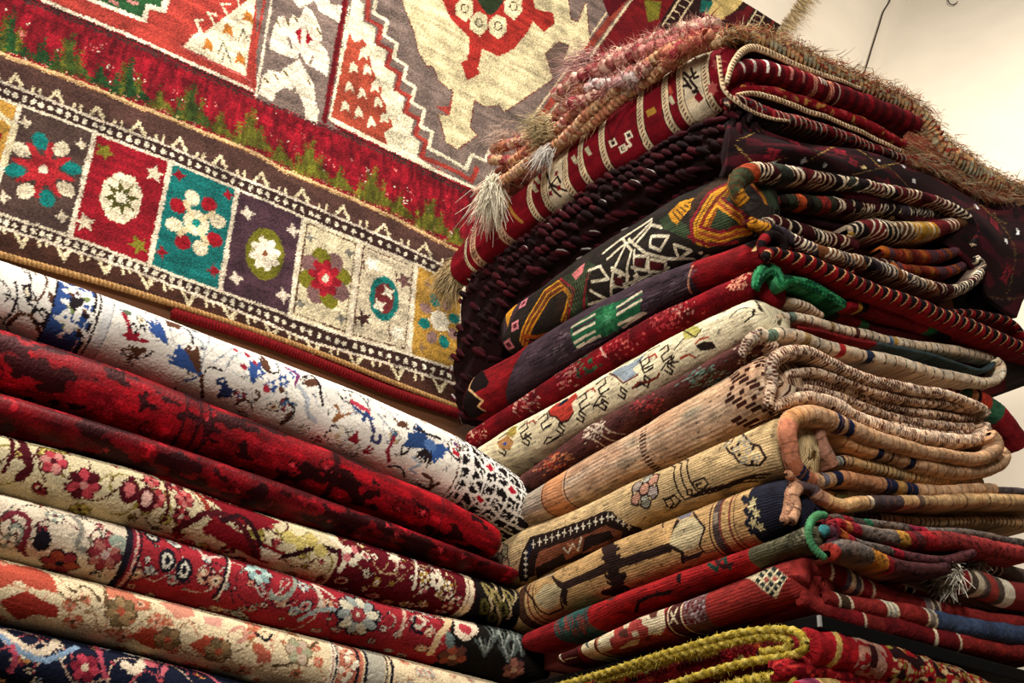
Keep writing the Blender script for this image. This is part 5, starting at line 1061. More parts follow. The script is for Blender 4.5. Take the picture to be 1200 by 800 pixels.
# --- 4: red, dark grey and green starred
S = kfold('545,455 560,435 600,414 650,381 700,352 750,327 810,306 850,293 896,275', '552,490 600,465 640,441 700,405 750,376 815,343 860,328 888,316', H('741016'), seed=4, cap=(.05, .01), bulge=.045)
Yc = -float(S.u[-1]) - .001; t4 = kthing(S, 'kilim', 'red and dark grey kilim with a green striped patch and jagged black tip'); S.org(530, 180, 1 / 3)
pl = H('3a2c34')
S.poly('240,600 235,900 340,900 350,800 845,480 840,380 790,300 300,560', pl); a_, b_ = S.at([(250, 730), (840, 430)])[:, 0]; S.mpoly([(a_, -.2), (b_, -.2), (b_, .2), (a_, .2)], pl)
for i in range(90): x = 250 + 580 * r.random(); y = 740 - (x - 250) * .5 + r.normal() * 30; S.line([(x, y), (x + 40, y - 20)], 3.5, H('5c4c54') if i % 2 else H('241a20'))
a_, b_ = S.at([(420, 640), (665, 520)])[:, 0]; S.poly('415,610 430,680 545,640 665,565 670,490 520,540', H('1f5a3a'))
for t in ('420,610 500,565', '425,635 500,595', '430,665 500,625', '580,540 665,485', '580,565 665,515', '585,600 670,560', '440,680 520,640', '600,610 680,560'): S.line(t, 8, H('d8cbb0')); 
for t in ('425,622 500,580', '580,552 665,500'): S.line(t, 9, pl)
S.star((545, 580), 52, 26, 8, H('2c7448'), .3); S.star((545, 580), 22, 10, 6, H('4c9468'))
S.line('845,395 835,420 840,490', 7, H('c08a70')); 
S.poly('60,790 50,760 70,720 100,690 120,740 110,760 130,800 120,820 60,850', DK)
S.org(530, 330, 1 / 3); S.poly('-40,460 -40,300 60,345 80,340 60,380 110,420 90,440 120,455 60,520', DK); S.line('78,335 58,378 108,418 90,438 118,455', 6, H('c8a070')); S.org(840, 180, .3)
S.poly('150,375 190,320 215,310 300,330 260,400 215,430 205,385 170,365', DK); S.line('145,378 190,365 205,370 212,420 228,432', 9, H('d8b078'))
S.org(); kdone(S, t4, 'fine_weave', seed=20, streak=.12); core(S, t4, 1175)
rz = H('86141c')
band('inner_layer', '895,300 893,285 903,276 915,284 918,296', Yc - .0, [5, 7, 8, 5], segs((10, rz), (8, DK), (12, rz), (10, DK)), parent=t4, seed=1)
band('inner_layer', '895,304 905,296 925,302 955,312 990,328 1030,344 1070,358 1110,374 1150,390 1190,406 1220,416', Yc - .012, [6, 10, 11, 11, 12, 12, 12, 11, 10], zigzag(H('7e121a'), DK, H('cda070'), 19), parent=t4, seed=2)
band('inner_layer', '912,288 940,292 970,304 1000,320', Yc + .015, [5, 6, 6, 5], zigzag(H('7e121a'), DK, H('cda070'), 13), parent=t4, seed=3)
band('inner_layer', '1110,366 1150,370 1185,380 1205,400', Yc + .02, [6, 8, 8, 6], zigzag(H('7c1018'), DK, H('b08060'), 22), parent=t4, seed=4)

# --- 3: orange, green and black with the white net
S = kfold('590,378 605,356 640,333 690,292 760,249 800,223 850,201 884,196', '592,418 640,389 660,378 720,349 800,306 860,290 890,274', H('26201c'), seed=33, cap=(.05, .01), bulge=.06)
Yc = -float(S.u[-1]) - .001; t3 = kthing(S, 'kilim', 'black kilim with orange and green bands and a white net figure'); S.org(530, 180, 1 / 3)
GO = H('c88a28'); GR = H('34402c'); RD_ = H('84222a'); WY = H('d8ccb0')
a_, b_ = S.at([(560, 440), (760, 300)])[:, 0]
S.poly('180,620 185,540 220,500 280,470 300,800 230,720', H('3c2c34'))
for x, y in ((250, 525), (220, 605), (197, 672)): S.star((x, y), 26, 18, 4, H('c87880'), .7); S.star((x, y), 13, 9, 4, H('541c28'), .7)
S.poly('185,560 215,520 230,530 195,610', GO); S.poly('235,680 290,530 340,470 380,455 415,490 405,540 390,600 350,590 365,540 370,500 320,510 290,580 270,660', H('30241c')); 
for d, c in ((0, GO), (9, H('7c3a1c')), (18, GO), (27, H('7c3a1c')), (36, H('b8781c'))): S.line(D('240,660 285,545 325,480 372,448 412,488 400,545 385,590') + [d * .5, d * .75], 8, c)
S.line('250,640 300,645 350,630', 16, H('a8501c')); S.line('255,655 310,665', 8, RD_)
S.poly('385,440 480,380 520,400 470,420 480,520 460,560 400,590 430,480', GR); S.line('380,440 430,480 410,590', 8, RD_); S.line('480,420 465,550', 9, RD_)
for i in range(12): S.line([(400 + 8 * i, 470 - 6 * i), (430 + 5 * i, 560 - 12 * i)], 2.5, H('5c6444'))
S.poly('420,425 465,385 460,415 435,445', H('c87070'))
net = ['480,410 520,395 550,440 490,450', '480,530 545,510 485,480', '545,370 590,330 640,300 700,240', '560,500 565,420 590,360 610,320', '610,500 615,440 630,340 600,300', '560,400 600,420 560,460 620,470', '640,360 690,360 680,410 630,400', '700,290 760,290 730,340 695,325 700,290', '620,300 680,350 760,370 850,370', '690,370 750,380 750,415 690,415 690,370', '780,320 840,340 800,370 780,320', '650,310 700,250 740,260', '640,430 700,440 760,400', '640,340 650,430 620,490', '870,350 910,345 880,370', '530,350 580,310 640,270 700,230', '560,410 620,430', '560,470 640,450 700,425']
for t in net: S.line(t, 8.5, WY)
for t in ('570,430 600,440 600,470 570,460', '640,370 680,370 670,400 640,395', '695,375 745,385 745,408 695,408'): S.poly(t, H('4a1418'))
S.poly('725,235 760,210 790,230 840,260 850,310 800,290 740,265', GR); S.poly('760,210 800,170 850,155 850,185 830,200 790,250 770,235', GO); 
for i in range(5): S.line([(775 + 14 * i, 205 - 8 * i), (800 + 10 * i, 235 - 16 * i)], 5, H('4c3c20'))
S.poly('840,170 900,110 960,80 1060,60 1090,300 900,330 830,270', H('3a2a20'))
for d, c in ((0, RD_), (12, GO), (24, GO), (36, H('7c2c1c')), (46, GO), (58, H('8c4c1c')), (70, GR)): S.line(D('850,310 840,240 900,140 1010,90 1060,120').astype(float) * [1, 1] + [d * 1.0, d * .35], 10, c)
S.poly('960,150 1030,200 1050,260 980,290 920,260 930,200', GR)
for d, c in ((0, GO), (11, H('a84c2c')), (22, GO), (33, RD_)): S.line(D('870,290 940,310 1000,290 1050,280') + [0, -d], 8, c); S.line(D('930,180 1000,230 1050,270') + [d * .5, -d * .8], 7, c)
S.line('830,290 900,320 1000,310', 9, RD_); S.poly('880,330 1000,320 1060,300 1000,345 880,355', H('26201c'))
S.org(); kdone(S, t3, 'flat_weave', seed=22, grain=.16, streak=.12); core(S, t3, 1120)
mr = H('3a1014'); bk = H('1c1416'); wy = [H('d8ccb4'), H('b8a890')]
c1 = lambda s, w, r: np.where((s < 75)[..., None], swirl([GO, GO, H('a84424'), GO, H('3c442c')], H('54301c'), 9, .22, 5, .7, 4)(s, w, r), swirl([bk, mr, bk, H('5c1c20'), H('30342c')], wy, 14, .36, 8, .75, 6)(s, w, r))
c2 = lambda s, w, r: np.where((s < 150)[..., None], swirl([H('b8502c'), H('30382c'), H('c0702c'), bk, H('8c2c28')], H('2a1c14'), 8, .25, 4, .7, 14)(s, w, r), swirl([bk, mr, H('3c343c')], wy, 11, .38, 8, .75, 16)(s, w, r))
c3 = swirl([bk, mr, H('4c141c')], wy, 12, .36, 7, .75, 26); c5 = lambda s, w, r: np.where((s < 30)[..., None], swirl([GO], H('54301c'), 8, .3, 5, .7, 4)(s, w, r), swirl([bk, mr, H('3c343c'), bk, H('7c4c2c')], wy, 11, .38, 8, .75, 36)(s, w, r))
c6 = swirl([H('8c3420'), H('702018'), H('a85c24'), H('5c3c48')], H('38140f'), 6, .3, 3, .8, 46)
band('inner_layer', '872,240 862,224 868,208 890,202 925,204 965,210 1000,216 1040,224 1080,232 1110,242 1132,256 1142,272 1138,290', Yc - .01, [10, 13, 12, 11, 10, 10, 10, 9, 9, 9, 9, 7], c1, parent=t3, seed=1, twist=.04, tper=13)
band('inner_layer', '888,222 900,232 930,236 970,240 1010,244 1050,247 1090,250 1118,246', Yc + .02, [5, 10, 11, 11, 11, 10, 8], c2, parent=t3, seed=2, twist=.04, tper=11)
band('inner_layer', '872,262 890,264 905,260 930,268 955,276 985,284 1002,288', Yc + .01, [5, 8, 9, 10, 10, 10, 9], c3, parent=t3, seed=3, twist=.04, tper=12)
band('inner_layer', '900,246 930,254 960,262 990,268', Yc + .05, [6, 7, 7, 6], H('241016'), parent=t3, seed=9)
band('inner_layer', '992,272 1015,268 1050,272 1085,270 1115,264 1135,262', Yc + .0, [9, 15, 15, 14, 11, 8], swirl([H('5c3c20'), bk, bk, H('6c1c20'), H('b88c2c')], wy, 17, .34, 9, .75, 56), parent=t3, seed=4)
band('inner_layer', '878,258 890,266 915,276 945,290 980,302 1020,312 1060,326 1095,338 1120,340 1142,328 1150,312 1142,302', Yc - .015, [7, 10, 10, 10, 10, 10, 9, 9, 8, 7, 6], c5, parent=t3, seed=5, twist=.04, tper=11)
band('inner_layer', '1030,294 1060,300 1095,300 1120,294 1134,284 1128,274', Yc + .01, [7, 10, 10, 9, 7, 5], c6, parent=t3, seed=6)
band('inner_layer', '1040,312 1075,318 1110,318 1135,308 1146,304', Yc + .015, [6, 8, 8, 7, 5], c6, parent=t3, seed=7)
band('inner_layer', '1000,300 1030,308 1070,316', Yc + .02, [5, 7, 5], c3, parent=t3, seed=8)

# --- 2: the dark maroon knotted rug that hangs over on the right
S = kfold('545,330 580,302 640,262 700,215 790,162 850,136 868,132', '590,400 605,358 640,334 690,294 760,252 800,226 850,204 880,198', H('1a0709'), seed=44, cap=(.04, .01), bulge=.07, lump=.006)
Yc = -float(S.u[-1]) - .001; t2 = kthing(S, 'knotted_rug', 'near-black maroon rug with rows of looped knots, draped down on the right', 'rug')
S.pile(1, .2, .2, 4); hm = S.hm
rows = np.linspace(S.vr[0] * .8, S.vr[1] * .75, 6)
lobe = .5 + .5 * np.cos((S.v[None] - rows[0]) / (rows[1] - rows[0]) * 2 * math.pi); S.P += S.N * (lobe * .007 - .004)[..., None]
cloth_obj('outer_fold', S, 'pile_wool', t2, wrap=True); core(S, t2, 1100)
r = np.random.default_rng(31); parts = []
ph = np.linspace(0, math.pi, 5); az = np.arange(7) * 2 * math.pi / 7
for ri, v0 in enumerate(rows):
    for uu in np.arange(S.u[0] + .02, S.u[-1] - .012, .024):
        uu2 = uu + r.normal() * .004 + (ri % 2) * .013; i = int(np.clip(np.searchsorted(S.u, uu2), 1, S.nu - 2)); j = int(np.clip(np.searchsorted(S.v, v0 + r.normal() * .004), 3, S.nv - 4))
        c = S.P[i, j]; n = S.N[i, j]; ax = np.array([r.normal() * .2, -.75, -.65]); ax -= n * (ax @ n); ax = _unit(ax); b = np.cross(n, ax); sz = .0105 + .005 * r.random()
        V = c + n * sz * .35 + ax[None, None] * (np.cos(ph)[:, None, None] * sz * 1.9) + (n * np.cos(az)[None, :, None] + b * np.sin(az)[None, :, None]) * (np.sin(ph) * (1 - .35 * np.cos(ph)))[:, None, None] * sz * .62
        col = np.tile(H('2a070d') * (.4 + 1.0 * r.random()), (5, 7, 1)); 
        k = r.random()
        if k < .75: col[1:4, 3:4] = [H('c8b090'), H('d8ccc0'), H('a8783c'), H('b09070')][r.integers(0, 4)] * (.6 + .5 * r.random())
        if k > .94: col[2:4, 2:5] = H('c8c0b4')
        parts.append((V, grid_faces(5, 7, wrap=True), col))
V, F, C = merge(parts); tag(raw_mesh('looped_knots', V, F, cloth_mat('yarn_cord'), t2, C), kind='stuff')
band('corner_fold', '870,128 860,142 852,162 848,185 850,206', Yc + .010, [4, 5, 5, 5, 4], H('160507'), 'pile_wool', t2, .1, seed=8)
def drape(name, top, bot, Y, nu, nv, paint, parent, seed, amp=.02, mat='pile_wool', lean=0.0):
    A, _ = smooth(D(top), nu); B, _ = smooth(D(bot), nu); t = np.linspace(0, 1, nv)
    wv = (vnoise((nu, nv), (nu / 5, nv / 2.2), seed) - .5) * amp
    P = np.zeros((nu, nv, 3))
    for i in range(nu):
        a = onY(A[i], Y + lean); b = onY(B[i], Y); P[i] = b + (a - b) * t[:, None]
    P[..., 1] += wv - .02 * np.sin(t * math.pi)[None]
    u = np.arange(nu) * np.linalg.norm(P[-1, nv // 2] - P[0, nv // 2]) / nu; v = np.arange(nv) * np.linalg.norm(P[nu // 2, -1] - P[nu // 2, 0]) / nv
    S = Cloth(P, u, v, MRN); S.vr = (0, v[-1]); paint(S); S.pile(1, .15, .25, seed)
    o = cloth_obj(name, S, mat, parent); m = o.modifiers.new('thick', 'SOLIDIFY'); m.thickness = .012; m.offset = -1; return o
def paint2(S):
    S.C[:] = H('1c0608'); n_ = vnoise((S.nu, S.nv), (16, 12), 3); S.C[n_ > .62] = H('3c0a12'); S.C[n_ < .2] = H('0e0405'); r = np.random.default_rng(5); S.k = .0016
    S.line('865,165 900,140 930,160 960,180', 1.6, H('94743a')); S.line('862,170 885,196 920,185', 1.5, H('94743a'))
    for x, y in ((882, 150), (905, 180), (960, 160), (1000, 190), (1040, 215), (930, 165), (1080, 250), (1120, 300), (1165, 262), (1180, 320), (985, 178)): S.mstar(S.at([(x, y)])[0], .022, .013, 4, H('701420'), r.random()); S.mstar(S.at([(x, y)])[0], .010, .005, 4, H('2a0a0e'), r.random())
    S.line('945,190 975,160 1005,175 1030,195 1060,185', 1.8, H('94743a')); S.line('955,188 985,178 1010,200', 1.5, H('5e0f18')); S.line('1000,205 1040,195 1065,220 1100,232', 1.8, H('6c5028')); S.line('1090,230 1120,250 1150,240 1180,262', 1.8, H('6c5028')); S.line('1165,250 1190,300 1180,350', 1.8, H('6c5028')); S.line('1150,340 1200,348', 1.2, H('4c3020'))
    for x, y in ((850, 166), (942, 188), (1030, 188), (1059, 195), (1012, 196), (967, 194), (1071, 212), (1145, 243), (1179, 282), (1194, 235), (1193, 272), (1120, 262), (905, 192)): S.mstar(S.at([(x, y)])[0], .0095, .005, 4, H('d8d0cc') if x != 1012 else H('c8b078'), r.random())
drape('draped_side', '858,138 900,148 960,168 1010,180 1060,190 1100,205 1135,228 1170,245 1220,232', '850,205 900,212 960,225 1010,240 1060,258 1110,290 1140,325 1155,350 1192,372', Yc - .004, 260, 110, paint2, t2, 7, .055)
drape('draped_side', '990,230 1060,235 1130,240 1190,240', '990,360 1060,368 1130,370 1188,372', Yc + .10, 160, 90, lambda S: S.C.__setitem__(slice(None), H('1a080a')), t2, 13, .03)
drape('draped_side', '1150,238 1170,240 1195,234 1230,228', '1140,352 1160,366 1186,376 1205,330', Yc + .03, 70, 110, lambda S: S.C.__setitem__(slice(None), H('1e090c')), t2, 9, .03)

# --- 1: crimson rug with cream patterned bands
S = kfold('536,298 552,276 580,247 640,197 700,143 760,97 820,61 852,52', '548,322 600,277 655,240 700,210 740,190 790,155 840,130 864,120', H('760f1b'), seed=45, cap=(.015, .01), bulge=.06)
Yc = -float(S.u[-1]) - .001; t1 = kthing(S, 'crimson_rug', 'crimson rug crossed by narrow cream chain bands, just under the shaggy fringed one', 'rug'); S.org(530, 20, 1 / 3)
CH = H('dcc6a0')
def chain(S, x, y, w=24):
    u0 = S.at([(x, y)])[0][0]; W = w * S.k * S.o[2]; S.mline([(u0, S.vr[0] - .03), (u0 + .003, 0), (u0, S.vr[1] + .03)], W + .0045, BLACK * 1.2); S.mline([(u0, S.vr[0] - .03), (u0 + .003, 0), (u0, S.vr[1] + .03)], W, CH)
    for vv_ in np.arange(S.vr[0], S.vr[1], .0095): S.mline([(u0 - W * .16, vv_), (u0 + W * .2, vv_ + .004)], .0032, H('4a1418'))
S.poly('20,700 60,640 100,700 60,760', H('7c1018'))
for x, y in ((75, 740), (45, 800)): chain(S, x, y, 12)
a_, b_ = S.at([(155, 730), (205, 690)])[:, 0]; S.mpoly([(a_, -.2), (a_ + .030, -.2), (a_ + .030, .2), (a_, .2)], H('c8a080')); 
for vv_ in np.arange(S.vr[0], S.vr[1], .014): S.mline(spiral((a_ + .015, vv_), .010, .9, 1), .0032, H('5c1418'))
a2 = S.at([(55, 790)])[0][0]; S.mpoly([(a2 + .012, -.2), (a2 + .04, -.2), (a2 + .04, .2), (a2 + .012, .2)], H('c8a080'))
for vv_ in np.arange(S.vr[0], S.vr[1], .014): S.mline(spiral((a2 + .026, vv_), .010, .9, 1), .0032, H('5c1418'))
S.line('195,640 245,720', 12, H('a87838')); chain(S, 268, 620); 
a_, b_ = S.at([(325, 585), (390, 540)])[:, 0]; S.mpoly([(a_, -.2), (b_, -.2), (b_, .2), (a_, .2)], H('e0d0b0')); chain(S, 318, 590); chain(S, 396, 535)
for t in ('330,545 350,600 380,630', '340,600 370,560 380,580', '350,590 400,610'): S.line(t, 8, BK)
for x, y in ((345, 620), (375, 600), (365, 550)): S.star((x, y), 12, 7, 4, H('7c1420'), .5)
chain(S, 448, 500); chain(S, 525, 455)
for x, y in ((478, 470), (430, 500), (290, 600), (300, 570), (770, 290), (765, 255)): S.poly([(x - 14, y - 6), (x, y - 16), (x + 14, y + 12), (x + 2, y + 18)], H('b04838') if x % 2 else H('b8b090'))
for x, y in ((565, 442), (620, 415), (600, 462)): S.poly([(x - 17, y - 6), (x + 6, y - 18), (x + 17, y + 6), (x - 6, y + 18)], CREAM); S.poly([(x - 9, y - 3), (x + 3, y - 9), (x + 9, y + 3), (x - 3, y + 9)], BK)
S.line('612,430 628,450 600,462', 7, CREAM); S.line('545,380 560,430 600,350 620,330', 9, H('5c0c18')); chain(S, 658, 360); S.poly('680,330 710,315 720,335 688,352', H('b88c38')); chain(S, 745, 295)
a_, b_ = S.at([(800, 260), (880, 220)])[:, 0]; S.mpoly([(a_, -.2), (b_, -.2), (b_, .2), (a_, .2)], H('e0d0b0')); chain(S, 798, 262); chain(S, 888, 215)
for t in ('815,215 840,250 830,240 812,242', '840,180 850,215 865,210', '835,220 860,250 850,265', '845,262 865,262', '815,195 835,215 855,195'): S.line(t, 8, BK)
S.poly('848,280 868,262 885,285 866,302', H('7c1420')); S.line('848,280 830,300', 9, CH); S.star((930, 160), 22, 12, 6, H('a84848'), .3); S.star((915, 250), 20, 12, 6, H('b05450'), .3)
S.org(); kdone(S, t1, 'pile_wool', seed=46, grain=.08, streak=.12, rough=.0006)
cr = H('700e19')
def crim(s, w, r):
    C = np.broadcast_to(cr, s.shape + (3,)).copy(); C[((s / 23) % 1 > .5)] = H('4c0a12')
    for a, c in ((30, H('b8b0a8')), (53, H('b8b0a8')), (78, H('e8e0d4')), (103, H('e8e0d4')), (128, H('b07068')), (152, H('b07068'))): C[(abs(s - a - 2 * np.sin(w * 3)) < 2.6) & (w > -.45) & (w < .75)] = c
    for a in (178, 214): C[(abs(s - a) < 5)] = H('c89078'); C[(abs(s - a) < 5) & (np.sin(s * 1.3 + w * 9) > .3)] = H('7c1c1c')
    C[abs(s - 231) < 1.6] = H('d8c8b8'); C[(abs(s - 195) < 8) & (abs(w - .1) < .25) & (np.sin(s) > 0)] = H('c8c0b0'); return C
def chainb(s, w, r):
    C = np.broadcast_to(CH, s.shape + (3,)).copy(); C[((s / 6.5 + w * .25) % 1 < .38) & (abs(w) < .6)] = H('4a1418'); C[abs(w) > .8] = BK; return C
band('cream_chain_border', '850,100 858,76 868,62 882,56 900,62 935,78 975,92 1010,104', Yc - .016, [4, 5, 6, 5, 4, 3], chainb, parent=t1, seed=1, depth=.06)
band('inner_layer', '852,90 870,82 895,85 925,94 960,106 1000,120 1040,134 1072,148', Yc - .004, [10, 15, 17, 17, 17, 17, 16, 15], crim, 'pile_wool', t1, seed=2)
band('cream_chain_border', '862,112 880,110 905,116 940,128 980,143 1020,160 1056,178', Yc - .014, [3, 4.5, 4.5, 4, 4, 3.5], chainb, parent=t1, seed=3, depth=.06)
band('inner_layer', '866,104 900,108 940,120 980,134 1020,150 1060,170', Yc + .008, [6, 9, 9, 9, 9, 7], patch(H('7c101a'), [H('b08040'), H('a83838')], 6, (7, 4), .72), 'pile_wool', t1, seed=4)
band('inner_layer', '848,122 862,120 880,126 905,136 940,146 985,160 1030,176 1062,188', Yc - .008, [8, 10, 10, 9, 8, 7, 6], ticks(patch(H('6c0f1a'), [H('9c3030'), H('3c3834'), H('300a0e')], 8, (6, 3), .66), H('c8b8a0'), 11, 1.8, slant=6), 'pile_wool', t1, seed=5)
band('cream_chain_border', '840,66 845,90 850,108 868,124 895,136 925,142', Yc - .02, [4, 4, 3.5, 3, 2.5], chainb, parent=t1, seed=6, depth=.05)
# its tied fringe at the far end
r = np.random.default_rng(12); e = S.P[2:6, 4:-4].reshape(-1, 3); e = e[r.integers(0, len(e), 900)]; e = e[e[:, 0] < XS + .06]
v = hairs(e, np.tile(_unit(np.array([-.35, .55, -.75])), (len(e), 1)) + r.normal(size=(len(e), 3)) * .25, .05, .0018, H('c8ac7c')[None] * (.6 + .5 * r.random((len(e), 1))), r, .4, .5)
raw_mesh('fringe', v[0], v[1], cloth_mat('yarn_cord'), t1, v[2])

# --- 0: the shaggy rug with its plaited fringe on top
S = kfold('560,222 590,190 640,150 690,100 740,62 800,38 846,30', '570,240 600,214 640,183 700,136 760,92 820,60 852,50', H('7c4438'), seed=47, cap=(.02, .02), bulge=.05, lump=.01)
Yc = -float(S.u[-1]) - .001; t0 = kthing(S, 'fringed_rug', 'shaggy rug with thick pink and tan plaited fringe, topmost of the tall stack', 'rug')
S.C[vnoise((S.nu, S.nv), (12, 9), 4) > .6] = H('b07868'); S.pile(1, .3, .3, 3); S.rough(.004, 3, (8, 8)); cloth_obj('folded_body', S, 'yarn_cord', t0, wrap=True)
pal = np.array([H('b8746a'), H('c08c78'), H('c89c74'), H('9c4448'), H('d0b094'), H('b88468')])
def braid(pts, x, rad, cols, seed, per=.016, name='plaited_cord', n=260, hair=300, hl=.014):
    P_, Ls = smooth(np.array([onX(p, x) for p in D(pts)]), n); r = np.random.default_rng(seed)
    P_ += (vnoise((n, 3), (22, 1), seed) - .5) * .012
    V, s, a = tube(P_, rad, 18, lambda s, a: .34 * abs(np.sin(math.pi * s / per + a * .5)) + .06 * np.sin(a * 3 + s * 300) - .1)
    k = np.floor(s[:, None] / per + a[None] / 6.283).astype(int); C = np.array(cols)[np.random.default_rng(seed).integers(0, len(cols), 500)[k % 500]] * (.75 + .4 * r.random((n, 18)))[..., None]
    parts = [(V, grid_faces(n, 18, wrap=True), C)]
    if hair:
        i = r.integers(2, n - 3, hair); j = r.integers(0, 18, hair); T = P_[i + 2] - P_[i]; T /= np.linalg.norm(T, axis=1, keepdims=True)
        out_ = V[i, j] - P_[i]; out_ /= np.linalg.norm(out_, axis=1, keepdims=True)
        parts.append(hairs(V[i, j], T * (r.random((hair, 1)) - .5) * 2.4 + out_ * .7 + r.normal(size=(hair, 3)) * .3, hl, .0010, np.array(cols)[r.integers(0, len(cols), hair)] * (.8 + .4 * r.random((hair, 1))), r, .2, .8))
    V, F, C = merge(parts); return raw_mesh(name, V, F, cloth_mat('yarn_cord'), t0, C)
PK = [H('a4605a'), H('b88478'), H('8c3c40'), H('c8a490')]; TN = [H('b88a64'), H('c8a47c'), H('a86c50'), H('b47458')]
braid('581,217 605,200 630,183 663,160 703,123 743,92 780,63 817,50', XS - .035, .0125, TN + [H('c8a084')], 1)
braid('660,166 700,140 745,104 790,74 820,58 845,48', XS - .02, .012, TN, 2)
braid('575,190 600,186 640,160 668,135 700,118', XS - .03, .012, TN + PK, 3)
braid('576,176 605,168 640,146 665,120 690,100', XS - .015, .013, PK + TN, 4, hair=500, hl=.018)
braid('650,112 680,92 720,72 760,60 800,46 822,34', XS - .03, .017, PK, 5, per=.03, hair=800, hl=.02)
braid('690,84 730,62 770,48 810,36 840,30', XS + .01, .016, PK + [H('d8b8a0')], 6, per=.03, hair=900, hl=.022)
braid('668,124 700,112 730,92 760,80', XS - .045, .013, PK, 7, per=.02, hair=500, hl=.018)
braid('690,102 720,98 744,88', XS - .05, .012, [H('c8b8b0'), H('b88c88')], 8, per=.02, hair=300, hl=.016)
braid('780,70 800,56 830,40', XS - .045, .014, [H('a83c48'), H('c07c60')], 9, per=.02, hair=350, hl=.016)
# loose pale tufts and the tassel
def tuft(p, x, n, ln, wd, col, d, spread, seed, name, sag=.6):
    r = np.random.default_rng(seed); c = onX(p, x); a = hairs(c + r.normal(size=(n, 3)) * spread, np.tile(_unit(np.array(d)), (n, 1)) + r.normal(size=(n, 3)) * .35, ln, wd, col[None] * (.7 + .4 * r.random((n, 1))), r, sag, .7)
    return raw_mesh(name, a[0], a[1], cloth_mat('yarn_cord'), t0, a[2])
tuft((579, 214), XS - .045, 700, .055, .0019, H('f0e4c8'), (-.1, .15, -1), .011, 1, 'tassel')
tuft((637, 152), XS - .05, 700, .022, .0014, H('cdb88c'), (-.6, .1, -.2), .020, 2, 'pale_tuft', .2); tuft((641, 176), XS - .05, 160, .03, .0014, H('e0d8cc'), (-.4, .3, -.7), .008, 3, 'pale_tuft')
tuft((590, 160), XS - .01, 160, .03, .0013, H('cdb09c'), (-.3, .6, .1), .018, 4, 'pink_tuft', .2); tuft((690, 75), XS, 260, .06, .0012, H('c89c94'), (-.3, .6, .1), .02, 5, 'pink_tuft', .1)
def rx(s, w, r): C = patch(H('a0825c'), [H('7c6248'), H('b88a60'), H('7c3028'), H('949078')], 15, (7, 3), .66)(s, w, r); return C
band('shaggy_edge', '842,44 880,46 920,62 975,86 1020,106 1062,126 1086,150 1100,175 1130,196 1170,218 1225,236', Yc - .008, [8, 13, 13, 12, 12, 12, 16, 18, 16, 12, 8], rx, 'yarn_cord', t0, .45, twist=.15, tper=9, seed=3)
drape('shaggy_side', '1060,128 1090,158 1130,192 1175,218 1225,236', '1050,188 1075,196 1110,212 1150,236 1225,246', Yc + .004, 160, 60, lambda S: S.C.__setitem__(slice(None), np.where((vnoise((S.nu, S.nv), (7, 5), 3) > .55)[..., None], H('a87c54'), H('8c4a38'))), t0, 17, .02, 'yarn_cord')
r = np.random.default_rng(79); n = 2600; f = r.random((n, 1)); g_ = r.random((n, 1)); A_, _ = smooth(np.array([onY(p, Yc - .012) for p in D('1060,128 1090,158 1130,192 1175,218 1225,236')]), 400); B_, _ = smooth(np.array([onY(p, Yc - .012) for p in D('1056,182 1075,192 1110,208 1150,230 1225,243')]), 400)
ii = (f[:, 0] * 399).astype(int); roots = A_[ii] * g_ + B_[ii] * (1 - g_); T = _unit(A_[-1] - A_[0])[None]
v = hairs(roots, T * (r.random((n, 1)) * 1.6 - .3) + r.normal(size=(n, 3)) * .35 + np.array([0, -.4, .0]), .022, .0012, np.array([H('c08c5c'), H('a8583c'), H('d0b890'), H('8c3c34'), H('a8a080')])[r.integers(0, 5, n)] * (.7 + .5 * r.random((n, 1))), r, .4, .9)
raw_mesh('shaggy_pile', v[0], v[1], cloth_mat('yarn_cord'), t0, v[2])
r = np.random.default_rng(77); q, _ = smooth(np.array([onY(p, Yc - .02) for p in D('842,38 880,34 925,50 980,76 1025,96 1068,116 1090,138 1104,160 1136,184 1172,208 1225,228')]), 900)
n = 5200; i = r.integers(2, 897, n); roots = q[i] + r.normal(size=(n, 3)) * np.array([.006, .012, .006]) - np.array([0, 0, .010]) * r.random((n, 1)) * 2; T = q[i + 2] - q[i]; T /= np.linalg.norm(T, axis=1, keepdims=True)
cc = np.array([H('b08458'), H('a85c3c'), H('ccb48c'), H('842c2c'), H('a08a68'), H('bc9460')])[r.integers(0, 6, n)] * (.7 + .5 * r.random((n, 1)))
v = hairs(roots, T * (r.random((n, 1)) * 1.6 - .5) + r.normal(size=(n, 3)) * .35 + np.array([0, -.3, .15]), .019, .0012, cc, r, .3, .9)
raw_mesh('shaggy_pile', v[0], v[1], cloth_mat('yarn_cord'), t0, v[2])

